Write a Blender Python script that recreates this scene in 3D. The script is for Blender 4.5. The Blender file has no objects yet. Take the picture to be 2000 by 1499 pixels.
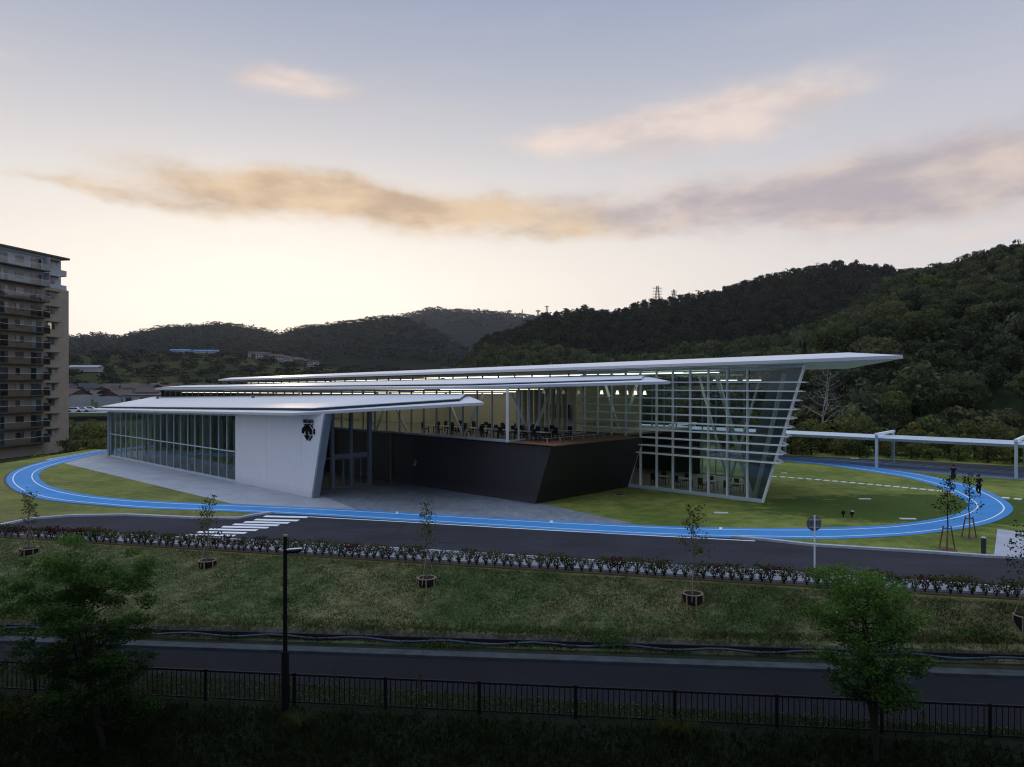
import bpy, bmesh, math, random
import numpy as np
from mathutils import Vector, Matrix

# ------------------------------------------------------------------ camera
scene = bpy.context.scene
COL = scene.collection
F, CX, HY, CZ = 1400.0, 1000.0, 748.0, 9.0
cd = bpy.data.cameras.new('camera'); cam = bpy.data.objects.new('camera', cd); COL.objects.link(cam)
cam.location = (0, 0, CZ); cam.rotation_euler = (math.radians(90), 0, 0)
cd.sensor_width = 36; cd.lens = 25.2; cd.shift_y = -0.0008
cd.clip_start = 0.1; cd.clip_end = 9000
scene.camera = cam

# ------------------------------------------------------------------ light
SUN_AZ, SUN_EL = -18.0, 5.0          # degrees right of +Y, above the horizon
sd = bpy.data.lights.new('sun', 'SUN'); sun = bpy.data.objects.new('sun', sd); COL.objects.link(sun)
sd.energy = 0.9; sd.angle = math.radians(2.0); sd.color = (1.0, 0.74, 0.48)
_d = Vector((math.sin(math.radians(SUN_AZ))*math.cos(math.radians(SUN_EL)), math.cos(math.radians(SUN_AZ))*math.cos(math.radians(SUN_EL)), math.sin(math.radians(SUN_EL))))
sun.rotation_euler = _d.to_track_quat('Z', 'Y').to_euler()
sun.location = _d*200

scene.view_settings.view_transform = 'Standard'; scene.view_settings.look = 'None'
scene.view_settings.exposure = 0.0; scene.view_settings.gamma = 1.0
scene.view_settings.use_curve_mapping = False
scene.cycles.transparent_max_bounces = 24; scene.cycles.filter_width = 1.15
scene.cycles.max_bounces = 6
scene.cycles.caustics_reflective = False; scene.cycles.caustics_refractive = False
scene.cycles.sample_clamp_indirect = 4.0

# ------------------------------------------------------------------ node expressions
class E:
    """thin wrapper so that node maths reads like maths"""
    def __init__(s, nt, v): s.nt, s.v = nt, v
    def _m(s, op, *a, clamp=False):
        n = s.nt.nodes.new('ShaderNodeMath'); n.operation = op; n.use_clamp = clamp
        for i, x in enumerate((s,)+a):
            x = x.v if isinstance(x, E) else x
            if isinstance(x, (int, float)): n.inputs[i].default_value = x
            else: s.nt.links.new(x, n.inputs[i])
        return E(s.nt, n.outputs[0])
    def __add__(s, o): return s._m('ADD', o)
    __radd__ = __add__
    def __sub__(s, o): return s._m('SUBTRACT', o)
    def __rsub__(s, o): return (s*-1)+o
    def __mul__(s, o): return s._m('MULTIPLY', o)
    __rmul__ = __mul__
    def __truediv__(s, o): return s._m('DIVIDE', o)
    def exp(s): return s._m('EXPONENT')
    def clamp(s): return s._m('ADD', 0.0, clamp=True)
    def atan2(s, o): return s._m('ARCTAN2', o)
    def asin(s): return s._m('ARCSINE')
    def max(s, o): return s._m('MAXIMUM', o)
    def min(s, o): return s._m('MINIMUM', o)
    def pow(s, o): return s._m('POWER', o)
    def step(s, a, b):
        n = s.nt.nodes.new('ShaderNodeMapRange'); n.interpolation_type = 'SMOOTHSTEP'
        s.nt.links.new(s.v, n.inputs['Value']); n.inputs['From Min'].default_value = a; n.inputs['From Max'].default_value = b
        return E(s.nt, n.outputs['Result'])
def mixc(nt, f, a, b, mode='MIX'):
    n = nt.nodes.new('ShaderNodeMix'); n.data_type = 'RGBA'; n.blend_type = mode
    for k, x in ((0, f), (6, a), (7, b)):
        x = x.v if isinstance(x, E) else x
        if isinstance(x, (int, float)): n.inputs[k].default_value = x
        elif isinstance(x, tuple): n.inputs[k].default_value = (*x, 1) if len(x) == 3 else x
        else: nt.links.new(x, n.inputs[k])
    return n.outputs[2]
def ramp(nt, fac, stops, interp='LINEAR'):
    n = nt.nodes.new('ShaderNodeValToRGB'); r = n.color_ramp; r.interpolation = interp
    while len(r.elements) < len(stops): r.elements.new(0.5)
    for e, (p, c) in zip(r.elements, stops):
        e.position = p; e.color = (*c, 1) if isinstance(c, tuple) else (c, c, c, 1)
    nt.links.new(fac.v if isinstance(fac, E) else fac, n.inputs[0])
    return n.outputs[0]
def noise(nt, vec, scale, detail=4, rough=0.55, dist=0.0, dims='3D'):
    n = nt.nodes.new('ShaderNodeTexNoise'); n.noise_dimensions = dims
    n.inputs['Scale'].default_value = scale; n.inputs['Detail'].default_value = detail
    n.inputs['Roughness'].default_value = rough; n.inputs['Distortion'].default_value = dist
    if vec is not None: nt.links.new(vec, n.inputs['Vector'])
    return E(nt, n.outputs['Fac'])
def mapping(nt, vec, scale=(1, 1, 1), rot=(0, 0, 0), loc=(0, 0, 0)):
    n = nt.nodes.new('ShaderNodeMapping'); n.inputs['Scale'].default_value = scale
    n.inputs['Rotation'].default_value = rot; n.inputs['Location'].default_value = loc
    nt.links.new(vec, n.inputs['Vector']); return n.outputs[0]
def combine(nt, x, y, z):
    n = nt.nodes.new('ShaderNodeCombineXYZ')
    for i, q in enumerate((x, y, z)):
        q = q.v if isinstance(q, E) else q
        if isinstance(q, (int, float)): n.inputs[i].default_value = q
        else: nt.links.new(q, n.inputs[i])
    return n.outputs[0]
def lin(r, g, b):
    f = lambda c: (c/255/12.92) if c/255 <= .04045 else ((c/255+.055)/1.055)**2.4
    return (f(r), f(g), f(b))

# ------------------------------------------------------------------ sky
w = bpy.data.worlds.new("World"); scene.world = w; w.use_nodes = True
nt = w.node_tree; nt.nodes.clear()
out = nt.nodes.new('ShaderNodeOutputWorld'); bg = nt.nodes.new('ShaderNodeBackground')
nt.links.new(bg.outputs[0], out.inputs[0]); bg.inputs['Strength'].default_value = 0.1
tc = nt.nodes.new('ShaderNodeTexCoord'); D = tc.outputs['Generated']
sp = nt.nodes.new('ShaderNodeSeparateXYZ'); nt.links.new(D, sp.inputs[0])
dx, dy, dz = (E(nt, sp.outputs[i]) for i in range(3))
az = dx.atan2(dy)*57.2958; el = dz.asin()*57.2958
sky = nt.nodes.new('ShaderNodeTexSky'); sky.sky_type = 'NISHITA'; sky.sun_disc = False
sky.sun_elevation = math.radians(SUN_EL); sky.sun_rotation = math.radians(SUN_AZ)
sky.air_density = 1.2; sky.dust_density = 2.5
eln = (el/90.0).clamp()
grad = ramp(nt, eln, [(0.0, lin(241, 233, 226)), (0.09, lin(237, 230, 224)), (0.15, lin(226, 221, 219)), (0.20, lin(206, 205, 211)),
                      (0.26, lin(182, 187, 202)), (0.33, lin(152, 165, 194)), (0.42, lin(160, 176, 206)), (0.60, lin(210, 224, 250)), (1.0, lin(214, 228, 252))])
# warm glow round the set sun, cooler to the right, dim behind the camera
ga = (az-SUN_AZ); glow = ((ga*ga)*(-1/900.0)).exp()*(((el-2)*(el-2))*(-1/130.0)).exp()
c = mixc(nt, (glow*0.95).clamp(), grad, lin(255, 252, 246))
right = az.step(0, 55)*el.step(40, 0)
c = mixc(nt, right*0.42, c, lin(172, 182, 218))
back = (dy*-1).step(-0.35, 0.6)*el.step(62, 8)
c = mixc(nt, back*0.86, c, lin(92, 110, 142))
# clouds: soft streaks at fixed bearings, torn by noise
cv = combine(nt, az*0.07, el*0.125, 0.0)
wn = noise(nt, cv, 1.5, 4, 0.5); wn2 = noise(nt, mapping(nt, cv, loc=(7, 3, 1)), 1.5, 6, 0.6)
fine = noise(nt, mapping(nt, cv, scale=(1, 1.2, 1), loc=(2, 9, 4)), 2.4, 7, 0.56)
azw = az+(wn-0.5)*7.0; elw = el+(wn2-0.5)*3.0
def pe(px, py):
    X = (px-CX)/F; Z = (HY-py)/F
    return math.degrees(math.atan2(X, 1)), math.degrees(math.atan2(Z, math.hypot(X, 1)))
def blobs(lst):
    tot = None
    for px, py, wx, wy, tilt, amp in lst:
        a0, e0 = pe(px, py); sx = wx/F*57.3*math.cos(math.radians(a0))**2; sy = wy/F*57.3
        ct, st = math.cos(math.radians(tilt)), math.sin(math.radians(tilt))
        u = ((azw-a0)*ct+(elw-e0)*st)/sx; v = ((elw-e0)*ct-(azw-a0)*st)/sy
        g = ((u*u+v*v)*-1).exp()*amp
        tot = g if tot is None else tot+g
    return tot
warm = blobs([(260, 374, 160, 16, -3, .45), (500, 366, 240, 38, -2, 1.25), (560, 340, 110, 18, 0, .5), (700, 395, 280, 32, -4, 1.15), (110, 362, 170, 9, -2, .42), (300, 392, 190, 14, -3, .5), (960, 415, 230, 38, 0, 1.15), (1110, 452, 260, 20, 2, .6)])
cool = blobs([(1230, 400, 250, 42, 3, 1.05), (1560, 395, 330, 48, 2, 1.2), (1900, 375, 300, 66, 3, 1.15), (1700, 320, 260, 40, 4, .7), (2050, 270, 300, 50, 10, .7)])
pink = blobs([(1180, 262, 180, 26, 8, .95), (1420, 228, 230, 50, 8, 1.35), (1090, 272, 110, 16, 4, .5), (1530, 190, 90, 14, 0, .6), (600, 172, 120, 26, -6, 1.1), (500, 142, 60, 12, 10, .4), (1900, 470, 160, 14, 10, .6), (1200, 342, 130, 7, -4, .5), (1420, 330, 90, 6, -3, .4), (5, 105, 60, 14, 0, .4)])
tex = (fine-0.5)*1.35+(noise(nt, mapping(nt, cv, scale=(1, 1.5, 1), loc=(4, 2, 6)), 7.5, 7, 0.6)-0.5)*0.9
mw = ((warm+warm*tex)).step(0.05, 1.5); mc = (cool+cool*tex).step(0.05, 1.6); mp = (pink+pink*tex).step(0.05, 1.5)
edge = noise(nt, mapping(nt, cv, scale=(1, 1.5, 1), loc=(5, 5, 5)), 1.8, 6, 0.55).step(0.34, 0.66)
cw = mixc(nt, edge, lin(192, 170, 150), lin(228, 204, 176)); cc = mixc(nt, edge, lin(180, 172, 180), lin(220, 204, 196)); cp = mixc(nt, edge, lin(212, 200, 200), lin(238, 222, 214))
c = mixc(nt, (mp*1.15).clamp(), c, cp); c = mixc(nt, (mc*0.95).clamp(), c, cc); c = mixc(nt, (mw*1.0).clamp(), c, cw)
wisps = noise(nt, mapping(nt, cv, scale=(.7, 2, 1), loc=(1, 4, 8)), 1.4, 8, 0.6).step(0.5, 0.78)
c = mixc(nt, wisps*0.14, c, lin(226, 216, 214))
low = el.step(22, 3)*(dy.step(-.2, .4)); c = mixc(nt, 1.0, c, mixc(nt, low, (1.0, 1.0, 1.0), (1.05, 1.02, 1.0)), 'MULTIPLY'); c = mixc(nt, 1.0, c, mixc(nt, el.step(34, 60), (1.0, 1.0, 1.0), (1.5, 1.5, 1.5)), 'MULTIPLY')  # overhead sky above the view brightened to add light on the ground
c = mixc(nt, 1.0, c, mixc(nt, (glow*1.0).clamp(), (1.0, 1.0, 1.0), (1.16, 1.15, 1.10)), 'MULTIPLY')
gnd = dz.step(0.0, -0.03)
c = mixc(nt, gnd, c, lin(70, 74, 70))
sc10 = nt.nodes.new('ShaderNodeVectorMath'); sc10.operation = 'SCALE'; sc10.inputs['Scale'].default_value = 10.0; nt.links.new(c, sc10.inputs[0])
fin = mixc(nt, 0.03, sc10.outputs[0], sky.outputs[0])
nt.links.new(fin, bg.inputs['Color'])

# ------------------------------------------------------------------ materials
def mat(name):
    m = bpy.data.materials.new(name); m.use_nodes = True
    nt = m.node_tree; b = nt.nodes['Principled BSDF']; return m, nt, b
def pos(nt):
    g = nt.nodes.new('ShaderNodeNewGeometry'); return g.outputs['Position']
def objpos(nt):
    g = nt.nodes.new('ShaderNodeTexCoord'); return g.outputs['Object']
def bump(nt, b, h, strength=.3, dist=.05):
    n = nt.nodes.new('ShaderNodeBump'); n.inputs['Strength'].default_value = strength; n.inputs['Distance'].default_value = dist
    nt.links.new(h.v if isinstance(h, E) else h, n.inputs['Height']); nt.links.new(n.outputs[0], b.inputs['Normal'])
M = {}
def plain(key, col, rough=.6, metal=0.0, var=.12, scale=2.0, spec=.22, bmp=0.0):
    m, nt, b = mat(key); n = noise(nt, pos(nt), scale, 5)
    lo = tuple(x*(1-var) for x in col); hi = tuple(min(1, x*(1+var)) for x in col)
    nt.links.new(ramp(nt, n, [(0.3, lo), (0.7, hi)]), b.inputs['Base Color'])
    b.inputs['Roughness'].default_value = rough; b.inputs['Metallic'].default_value = metal
    b.inputs['Specular IOR Level'].default_value = spec
    if bmp: bump(nt, b, noise(nt, pos(nt), scale*12, 3), bmp, .02)
    M[key] = m; return m
plain('emblem_black', (.006, .006, .008), .9, spec=.1)
plain('white_metal', (.88, .90, .92), .4, var=.06)
plain('pale_frame', (.52, .60, .66), .45, var=.06)
plain('grey_frame', (.22, .27, .31), .45, var=.08)
plain('dark_riser', (.05, .06, .075), .6)
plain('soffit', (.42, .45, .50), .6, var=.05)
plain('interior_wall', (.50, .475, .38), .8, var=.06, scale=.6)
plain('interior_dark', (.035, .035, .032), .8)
plain('dull_concrete', (.042, .050, .058), .9, var=.3, scale=1.5, bmp=.2)
plain('bank_edge', (.050, .044, .036), .95, var=.55, scale=3.5, bmp=.3)
plain('interior_floor', (.28, .26, .22), .5)
plain('curtain', (.50, .46, .34), .9, var=.15, scale=3)
plain('black_paint', (.005, .005, .006), .55, var=.2, spec=.15)
plain('black_furniture', (.015, .015, .018), .6)
plain('table_top', (.55, .52, .45), .4)
plain('concrete', (.30, .32, .34), .85, var=.22, scale=1.2, bmp=.2)
plain('kerb_concrete', (.42, .45, .50), .8, var=.18, scale=3, bmp=.2)
plain('line_paint', (.80, .82, .86), .7, var=.08, scale=6)
plain('stone_slab', (.68, .69, .68), .8, var=.08, scale=5)
plain('brown_soil', (.12, .085, .06), .95, var=.3, scale=8, bmp=.5)
plain('bark', (.018, .016, .014), .9, var=.3, scale=12, bmp=.4)
plain('pale_bark', (.16, .15, .13), .85, var=.3, scale=10)
plain('dead_wood', (.36, .34, .32), .9, var=.15, scale=6)
plain('stake_wood', (.30, .22, .14), .85, var=.2, scale=12)
plain('red_stake', (.20, .09, .05), .85, var=.2, scale=12)
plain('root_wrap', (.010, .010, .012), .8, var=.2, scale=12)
plain('bollard_grey', (.045, .05, .055), .5)
plain('galvanised', (.50, .54, .56), .4, metal=.3, var=.1)
plain('sign_back', (.16, .17, .18), .5, var=.08)
plain('blue_pipe', (.030, .045, .070), .45, var=.1)
plain('skin', (.42, .25, .18), .6, var=.05)
plain('hair', (.012, .010, .010), .6)
plain('black_cloth', (.010, .010, .013), .9)
plain('navy_cloth', (.018, .022, .040), .9)
plain('red_cloth', (.35, .02, .03), .8)
plain('white_shoe', (.75, .75, .75), .6)
plain('apt_brown', (.36, .30, .235), .85, var=.10, scale=.7)
plain('apt_grey', (.44, .46, .48), .85, var=.08, scale=.7)
plain('apt_slab', (.10, .09, .085), .8)
plain('apt_roof', (.085, .080, .080), .8)
plain('apt_panel', (.10, .085, .070), .5, var=.1)
plain('apt_panel_light', (.30, .32, .34), .4, var=.1)
plain('wall_cream', (.40, .37, .32), .85)
plain('wall_white', (.36, .37, .39), .8)
plain('wall_brown', (.12, .07, .05), .85)
plain('tile_dark', (.035, .038, .045), .7, var=.2)
plain('tile_brown', (.10, .065, .055), .75, var=.2)
plain('tile_blue', (.10, .24, .55), .6, var=.1)
plain('car_paint', (.70, .72, .76), .3)
plain('tyre', (.02, .02, .02), .9)
plain('tower_steel', (.16, .10, .10), .6, metal=.2)
def winmat(key, col, rough=.12, em=None, es=0):
    m, nt, b = mat(key); b.inputs['Base Color'].default_value = (*col, 1); b.inputs['Roughness'].default_value = rough
    b.inputs['Specular IOR Level'].default_value = .8
    if em: b.inputs['Emission Color'].default_value = (*em, 1); b.inputs['Emission Strength'].default_value = es
    M[key] = m
winmat('pane_dark', (.02, .025, .03)); winmat('pane_curtain', (.30, .36, .36), .25); winmat('pane_mid', (.07, .09, .10), .2)
winmat('pane_lit', (.6, .55, .4), .3, (1, .85, .55), .3)
def emis(key, col, s):
    m = bpy.data.materials.new(key); m.use_nodes = True; nt = m.node_tree; nt.nodes.clear()
    o = nt.nodes.new('ShaderNodeOutputMaterial'); e = nt.nodes.new('ShaderNodeEmission')
    e.inputs[0].default_value = (*col, 1); e.inputs[1].default_value = s; nt.links.new(e.outputs[0], o.inputs[0]); M[key] = m
emis('lamp_strip', (1.0, .92, .70), 2.4); emis('lamp_strip_cool', (.92, 1.0, .84), 3.0); emis('lamp_shade_lit', (1.0, .90, .68), 2.6)
def glass(key, tint, refl=.9, base=.04):
    m = bpy.data.materials.new(key); m.use_nodes = True; nt = m.node_tree; nt.nodes.clear()
    o = nt.nodes.new('ShaderNodeOutputMaterial'); t = nt.nodes.new('ShaderNodeBsdfTransparent'); g = nt.nodes.new('ShaderNodeBsdfGlossy')
    mx = nt.nodes.new('ShaderNodeMixShader'); ge = nt.nodes.new('ShaderNodeNewGeometry'); dp = nt.nodes.new('ShaderNodeVectorMath'); dp.operation = 'DOT_PRODUCT'
    nt.links.new(ge.outputs['Incoming'], dp.inputs[0]); nt.links.new(ge.outputs['Normal'], dp.inputs[1])
    t.inputs[0].default_value = (*tint, 1); g.inputs[0].default_value = (refl*.92, refl*.97, refl, 1); g.inputs[1].default_value = .012
    f = ((1.0-E(nt, dp.outputs['Value'])._m('ABSOLUTE')).pow(5.0)*.95+(.05+base)).clamp()
    nt.links.new(f.v, mx.inputs[0]); nt.links.new(t.outputs[0], mx.inputs[1]); nt.links.new(g.outputs[0], mx.inputs[2]); nt.links.new(mx.outputs[0], o.inputs[0]); M[key] = m
glass('glass', (.58, .68, .66)); glass('rail_glass', (.72, .68, .64), .5, .08); glass('rail_glass_pale', (.75, .78, .80), .6, .08); glass('glass_clear', (.90, .94, .92), base=.01)
# white metal wall panels, with joints
def panels(key, col, dirn, spx, spz, rough=.55, joint=.75, var=.05):
    m, nt, b = mat(key); s = nt.nodes.new('ShaderNodeSeparateXYZ'); nt.links.new(pos(nt), s.inputs[0]); b.inputs['Metallic'].default_value = .55 if 'roof' in key else 0
    x, y, z = (E(nt, s.outputs[i]) for i in range(3))
    u = x*dirn[0]+y*dirn[1]
    fu = (u/spx)._m('FRACT'); fz = (z/spz)._m('FRACT')
    j = (fu.step(.0, .012)*fu.step(1.0, .988))*(fz.step(0, .02)*fz.step(1, .98))
    n = noise(nt, pos(nt), 1.2, 6); n2 = noise(nt, mapping(nt, pos(nt), scale=(1, 1, .15)), 3.0, 4)
    base = ramp(nt, (n+n2)*.5, [(.3, tuple(c*(1-var) for c in col)), (.7, tuple(min(1, c*(1+var)) for c in col))])
    nt.links.new(mixc(nt, j, tuple(c*joint for c in col), base), b.inputs['Base Color'])
    b.inputs['Roughness'].default_value = rough; bump(nt, b, j, .3, .01); M[key] = m
U = (.7265, -.6873); V = (.6873, .7265)
panels('white_panel', (.80, .80, .83), U, 5.7, 40.0, .6, .86)
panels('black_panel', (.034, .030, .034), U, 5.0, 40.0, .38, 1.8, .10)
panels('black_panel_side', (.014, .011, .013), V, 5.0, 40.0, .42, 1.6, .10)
panels('roof_metal', (.78, .78, .79), U, .45, 1000.0, .55, .90, .05)
panels('roof_metal_shaded', (.70, .73, .79), U, .45, 1000.0, .50, .90, .05)  # copy of the roof metal with shade painted in, bluer and darker
def paving(key, c1, c2, rot, sx, sy, cm, rough=.75):
    m, nt, b = mat(key); v = mapping(nt, pos(nt), rot=(0, 0, rot))
    br = nt.nodes.new('ShaderNodeTexBrick'); nt.links.new(v, br.inputs['Vector']); br.inputs['Scale'].default_value = 1.0
    br.inputs['Brick Width'].default_value = sx; br.inputs['Row Height'].default_value = sy; br.inputs['Mortar Size'].default_value = .008
    br.inputs['Color1'].default_value = (*c1, 1); br.inputs['Color2'].default_value = (*c2, 1); br.inputs['Mortar'].default_value = (*cm, 1)
    n = noise(nt, pos(nt), .5, 6)
    nt.links.new(mixc(nt, .35, br.outputs['Color'], ramp(nt, n, [(.3, tuple(x*.7 for x in c1)), (.7, tuple(x*1.3 for x in c2))])), b.inputs['Base Color'])
    b.inputs['Roughness'].default_value = rough; M[key] = m
ra = math.atan2(.6873, .7265)
paving('pavement_concrete', (.19, .21, .24), (.23, .25, .28), .2, .6, .3, (.13, .14, .16))
paving('light_paving', (.32, .34, .38), (.37, .39, .43), ra, .6, .3, (.24, .26, .29))
paving('dark_paving', (.15, .17, .20), (.23, .26, .30), ra+.785, .6, .3, (.10, .11, .13))
paving('block_paving', (.40, .42, .47), (.45, .47, .52), .1, .2, .1, (.30, .32, .35))
paving('deck_wood', (.22, .095, .05), (.27, .12, .065), ra, 3.0, .14, (.06, .03, .02))
def asphalt(key, col, v=.3):
    m, nt, b = mat(key); p = pos(nt)
    a = noise(nt, p, .35, 5); f = noise(nt, p, 45, 2); st = noise(nt, mapping(nt, p, scale=(.12, 2.2, 1), rot=(0, 0, .15)), 1.0, 5)
    n = a*.45+f*.2+st*.35
    nt.links.new(ramp(nt, n, [(.35, tuple(x*(1-v) for x in col)), (.65, tuple(x*(1+v) for x in col))]), b.inputs['Base Color'])
    vo = nt.nodes.new('ShaderNodeTexVoronoi'); vo.feature = 'DISTANCE_TO_EDGE'; vo.inputs['Scale'].default_value = .16; nt.links.new(mapping(nt, p, rot=(0, 0, .3)), vo.inputs['Vector'])
    wob = E(nt, vo.outputs['Distance'])+(noise(nt, p, 3, 4)-.5)*.02; crack = wob._m('ABSOLUTE').step(.0, .006)
    lk = b.inputs['Base Color'].links[0].from_socket; nt.links.new(mixc(nt, (1.0-crack)*.35, lk, tuple(x*.45 for x in col)), b.inputs['Base Color'])
    b.inputs['Roughness'].default_value = .85; b.inputs['Specular IOR Level'].default_value = .12; bump(nt, b, f, .3, .01); M[key] = m
asphalt('asphalt', (.036, .036, .044)); asphalt('path_asphalt', (.009, .010, .014)); asphalt('walk_surface', (.19, .25, .36), .12)
def trackmat():
    m, nt, b = mat('track_surface'); p = pos(nt)
    n = noise(nt, p, .25, 6, .7)*.55+noise(nt, p, 60, 2)*.25+noise(nt, mapping(nt, p, scale=(.2, 2, 1)), 1.2, 5)*.2
    nt.links.new(ramp(nt, n, [(.35, (.042, .225, .52)), (.65, (.080, .300, .65))]), b.inputs['Base Color'])
    b.inputs['Roughness'].default_value = .85; b.inputs['Specular IOR Level'].default_value = .2; M['track_surface'] = m
trackmat()
def groundmat():
    m, nt, b = mat('turf'); p = pos(nt); s = nt.nodes.new('ShaderNodeSeparateXYZ'); nt.links.new(p, s.inputs[0])
    x, y, z = (E(nt, s.outputs[i]) for i in range(3))
    big = noise(nt, p, .16, 5, .6); mid = noise(nt, p, .9, 6, .65); fn = noise(nt, p, 9, 4, .7)
    streak = noise(nt, mapping(nt, p, rot=(0, 0, .5), scale=(1, 3.2, 1)), 1.3, 6, .7)
    # lawn
    lawn = mixc(nt, (big*.55+mid*.45).step(.38, .64), (.095, .135, .026), (.250, .270, .060))
    lawn = mixc(nt, noise(nt, p, .33, 6, .7).step(.56, .74)*.6, lawn, (.24, .19, .075))
    lawn_shade = ((x-30)*(x-30)/150.0+(y-51.5)*(y-51.5)/38.0+(mid-.5)*1.6).step(1.25, .75)  # shaded part of the lawn painted in as an oval of darker green
    lawn = mixc(nt, lawn_shade*.85, lawn, mixc(nt, noise(nt, mapping(nt, p, scale=(.5, 1.6, 1)), .55, 3).step(.66, .70), (.042, .082, .010), (.17, .25, .035)))
    # embankment: thin turf with straw patches
    dry = (big*.38+streak*.27+noise(nt, p, 2.6, 6, .7)*.35).step(.43, .60)*(mid.step(.3, .6)*.6+.4)
    emb = mixc(nt, dry, (.044, .074, .022), (.215, .190, .092))
    emb = mixc(nt, fn.step(.35, .75)*.45, emb, (.055, .070, .028))
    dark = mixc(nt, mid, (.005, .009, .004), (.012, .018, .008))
    c = mixc(nt, z.step(-.12, -.02), emb, lawn)
    leftdry = x.step(-10, -20)*(y.step(52, 46)*.6+y.step(90, 60)*.4)*z.step(-.1, 0.0)
    c = mixc(nt, leftdry*.7, c, mixc(nt, streak.step(.35, .65), (.10, .085, .035), (.26, .20, .10)))
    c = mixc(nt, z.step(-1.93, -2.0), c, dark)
    c = mixc(nt, y.step(97, 108), c, mixc(nt, noise(nt, p, .02, 5).step(.4, .6), (.020, .032, .010), (.052, .066, .022)))
    c2 = mixc(nt, fn.step(.25, .75), tuple([.62]*3), tuple([1.38]*3)); c = mixc(nt, 1.0, c, c2, 'MULTIPLY')
    nt.links.new(c, b.inputs['Base Color']); b.inputs['Roughness'].default_value = .95; b.inputs['Specular IOR Level'].default_value = .15
    bump(nt, b, fn*.6+mid*.4, .8, .12); M['turf'] = m
groundmat()
def hillmat(key, a, bcol, scale):
    m, nt, b = mat(key); p = pos(nt); n = noise(nt, p, scale, 8, .7); n2 = noise(nt, p, scale*6, 5, .7)
    nt.links.new(ramp(nt, n*.6+n2*.4, [(.38, a), (.62, bcol)]), b.inputs['Base Color']); b.inputs['Roughness'].default_value = 1
    b.inputs['Specular IOR Level'].default_value = .0
    bump(nt, b, n2, 1.0, 1.0/scale*.06); M[key] = m
hillmat('forest_floor', (.012, .018, .008), (.03, .04, .016), .05)
hillmat('far_hill', (.010, .014, .010), (.022, .027, .018), .012)
hillmat('meadow_hill', (.022, .034, .012), (.070, .075, .032), .009)
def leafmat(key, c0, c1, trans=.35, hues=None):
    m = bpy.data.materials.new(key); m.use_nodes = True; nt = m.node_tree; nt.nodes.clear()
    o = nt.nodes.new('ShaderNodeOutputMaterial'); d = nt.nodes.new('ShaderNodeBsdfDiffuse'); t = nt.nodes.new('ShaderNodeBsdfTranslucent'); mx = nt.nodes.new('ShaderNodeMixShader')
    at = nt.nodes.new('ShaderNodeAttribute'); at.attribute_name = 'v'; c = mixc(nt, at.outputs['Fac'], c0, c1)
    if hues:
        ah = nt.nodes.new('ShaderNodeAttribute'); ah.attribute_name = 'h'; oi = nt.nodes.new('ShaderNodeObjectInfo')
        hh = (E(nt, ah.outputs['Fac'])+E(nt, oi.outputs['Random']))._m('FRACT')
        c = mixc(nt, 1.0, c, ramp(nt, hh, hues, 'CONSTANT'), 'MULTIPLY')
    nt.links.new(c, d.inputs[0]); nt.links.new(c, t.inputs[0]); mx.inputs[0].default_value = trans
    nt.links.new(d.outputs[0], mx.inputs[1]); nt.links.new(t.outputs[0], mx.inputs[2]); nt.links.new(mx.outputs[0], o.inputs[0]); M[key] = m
HUES = [(0, (.9, .9, .9)), (.2, (.60, .66, .66)), (.38, (1.1, 1.12, .95)), (.52, (.72, .8, .6)), (.64, (1.15, 1.0, .9)), (.76, (.66, .70, .78)), (.92, (1.0, 1.15, .75))]
leafmat('forest_leaf', (.018, .028, .013), (.150, .168, .092), .3, HUES)
leafmat('far_leaf', (.016, .021, .013), (.048, .054, .034), .25, HUES)
leafmat('bush_leaf', (.040, .060, .018), (.220, .235, .075), .35, HUES)
leafmat('tree_leaf', (.012, .028, .008), (.105, .20, .045), .45)
leafmat('fresh_leaf', (.020, .046, .010), (.16, .30, .06), .45)
leafmat('young_leaf', (.045, .055, .018), (.16, .17, .05), .4)
leafmat('dark_leaf', (.014, .022, .010), (.035, .050, .018), .3)
leafmat('hedge_leaf', (.032, .044, .014), (.140, .140, .050), .3)
leafmat('red_leaf', (.040, .022, .014), (.115, .042, .028), .3)
leafmat('weed_leaf', (.006, .010, .004), (.028, .036, .011), .35)
leafmat('weed_tall', (.020, .028, .008), (.055, .065, .016), .35)
leafmat('verge_leaf', (.03, .05, .015), (.20, .22, .14), .3)
leafmat('grass_blade', (.030, .052, .014), (.15, .15, .060), .3)

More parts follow.
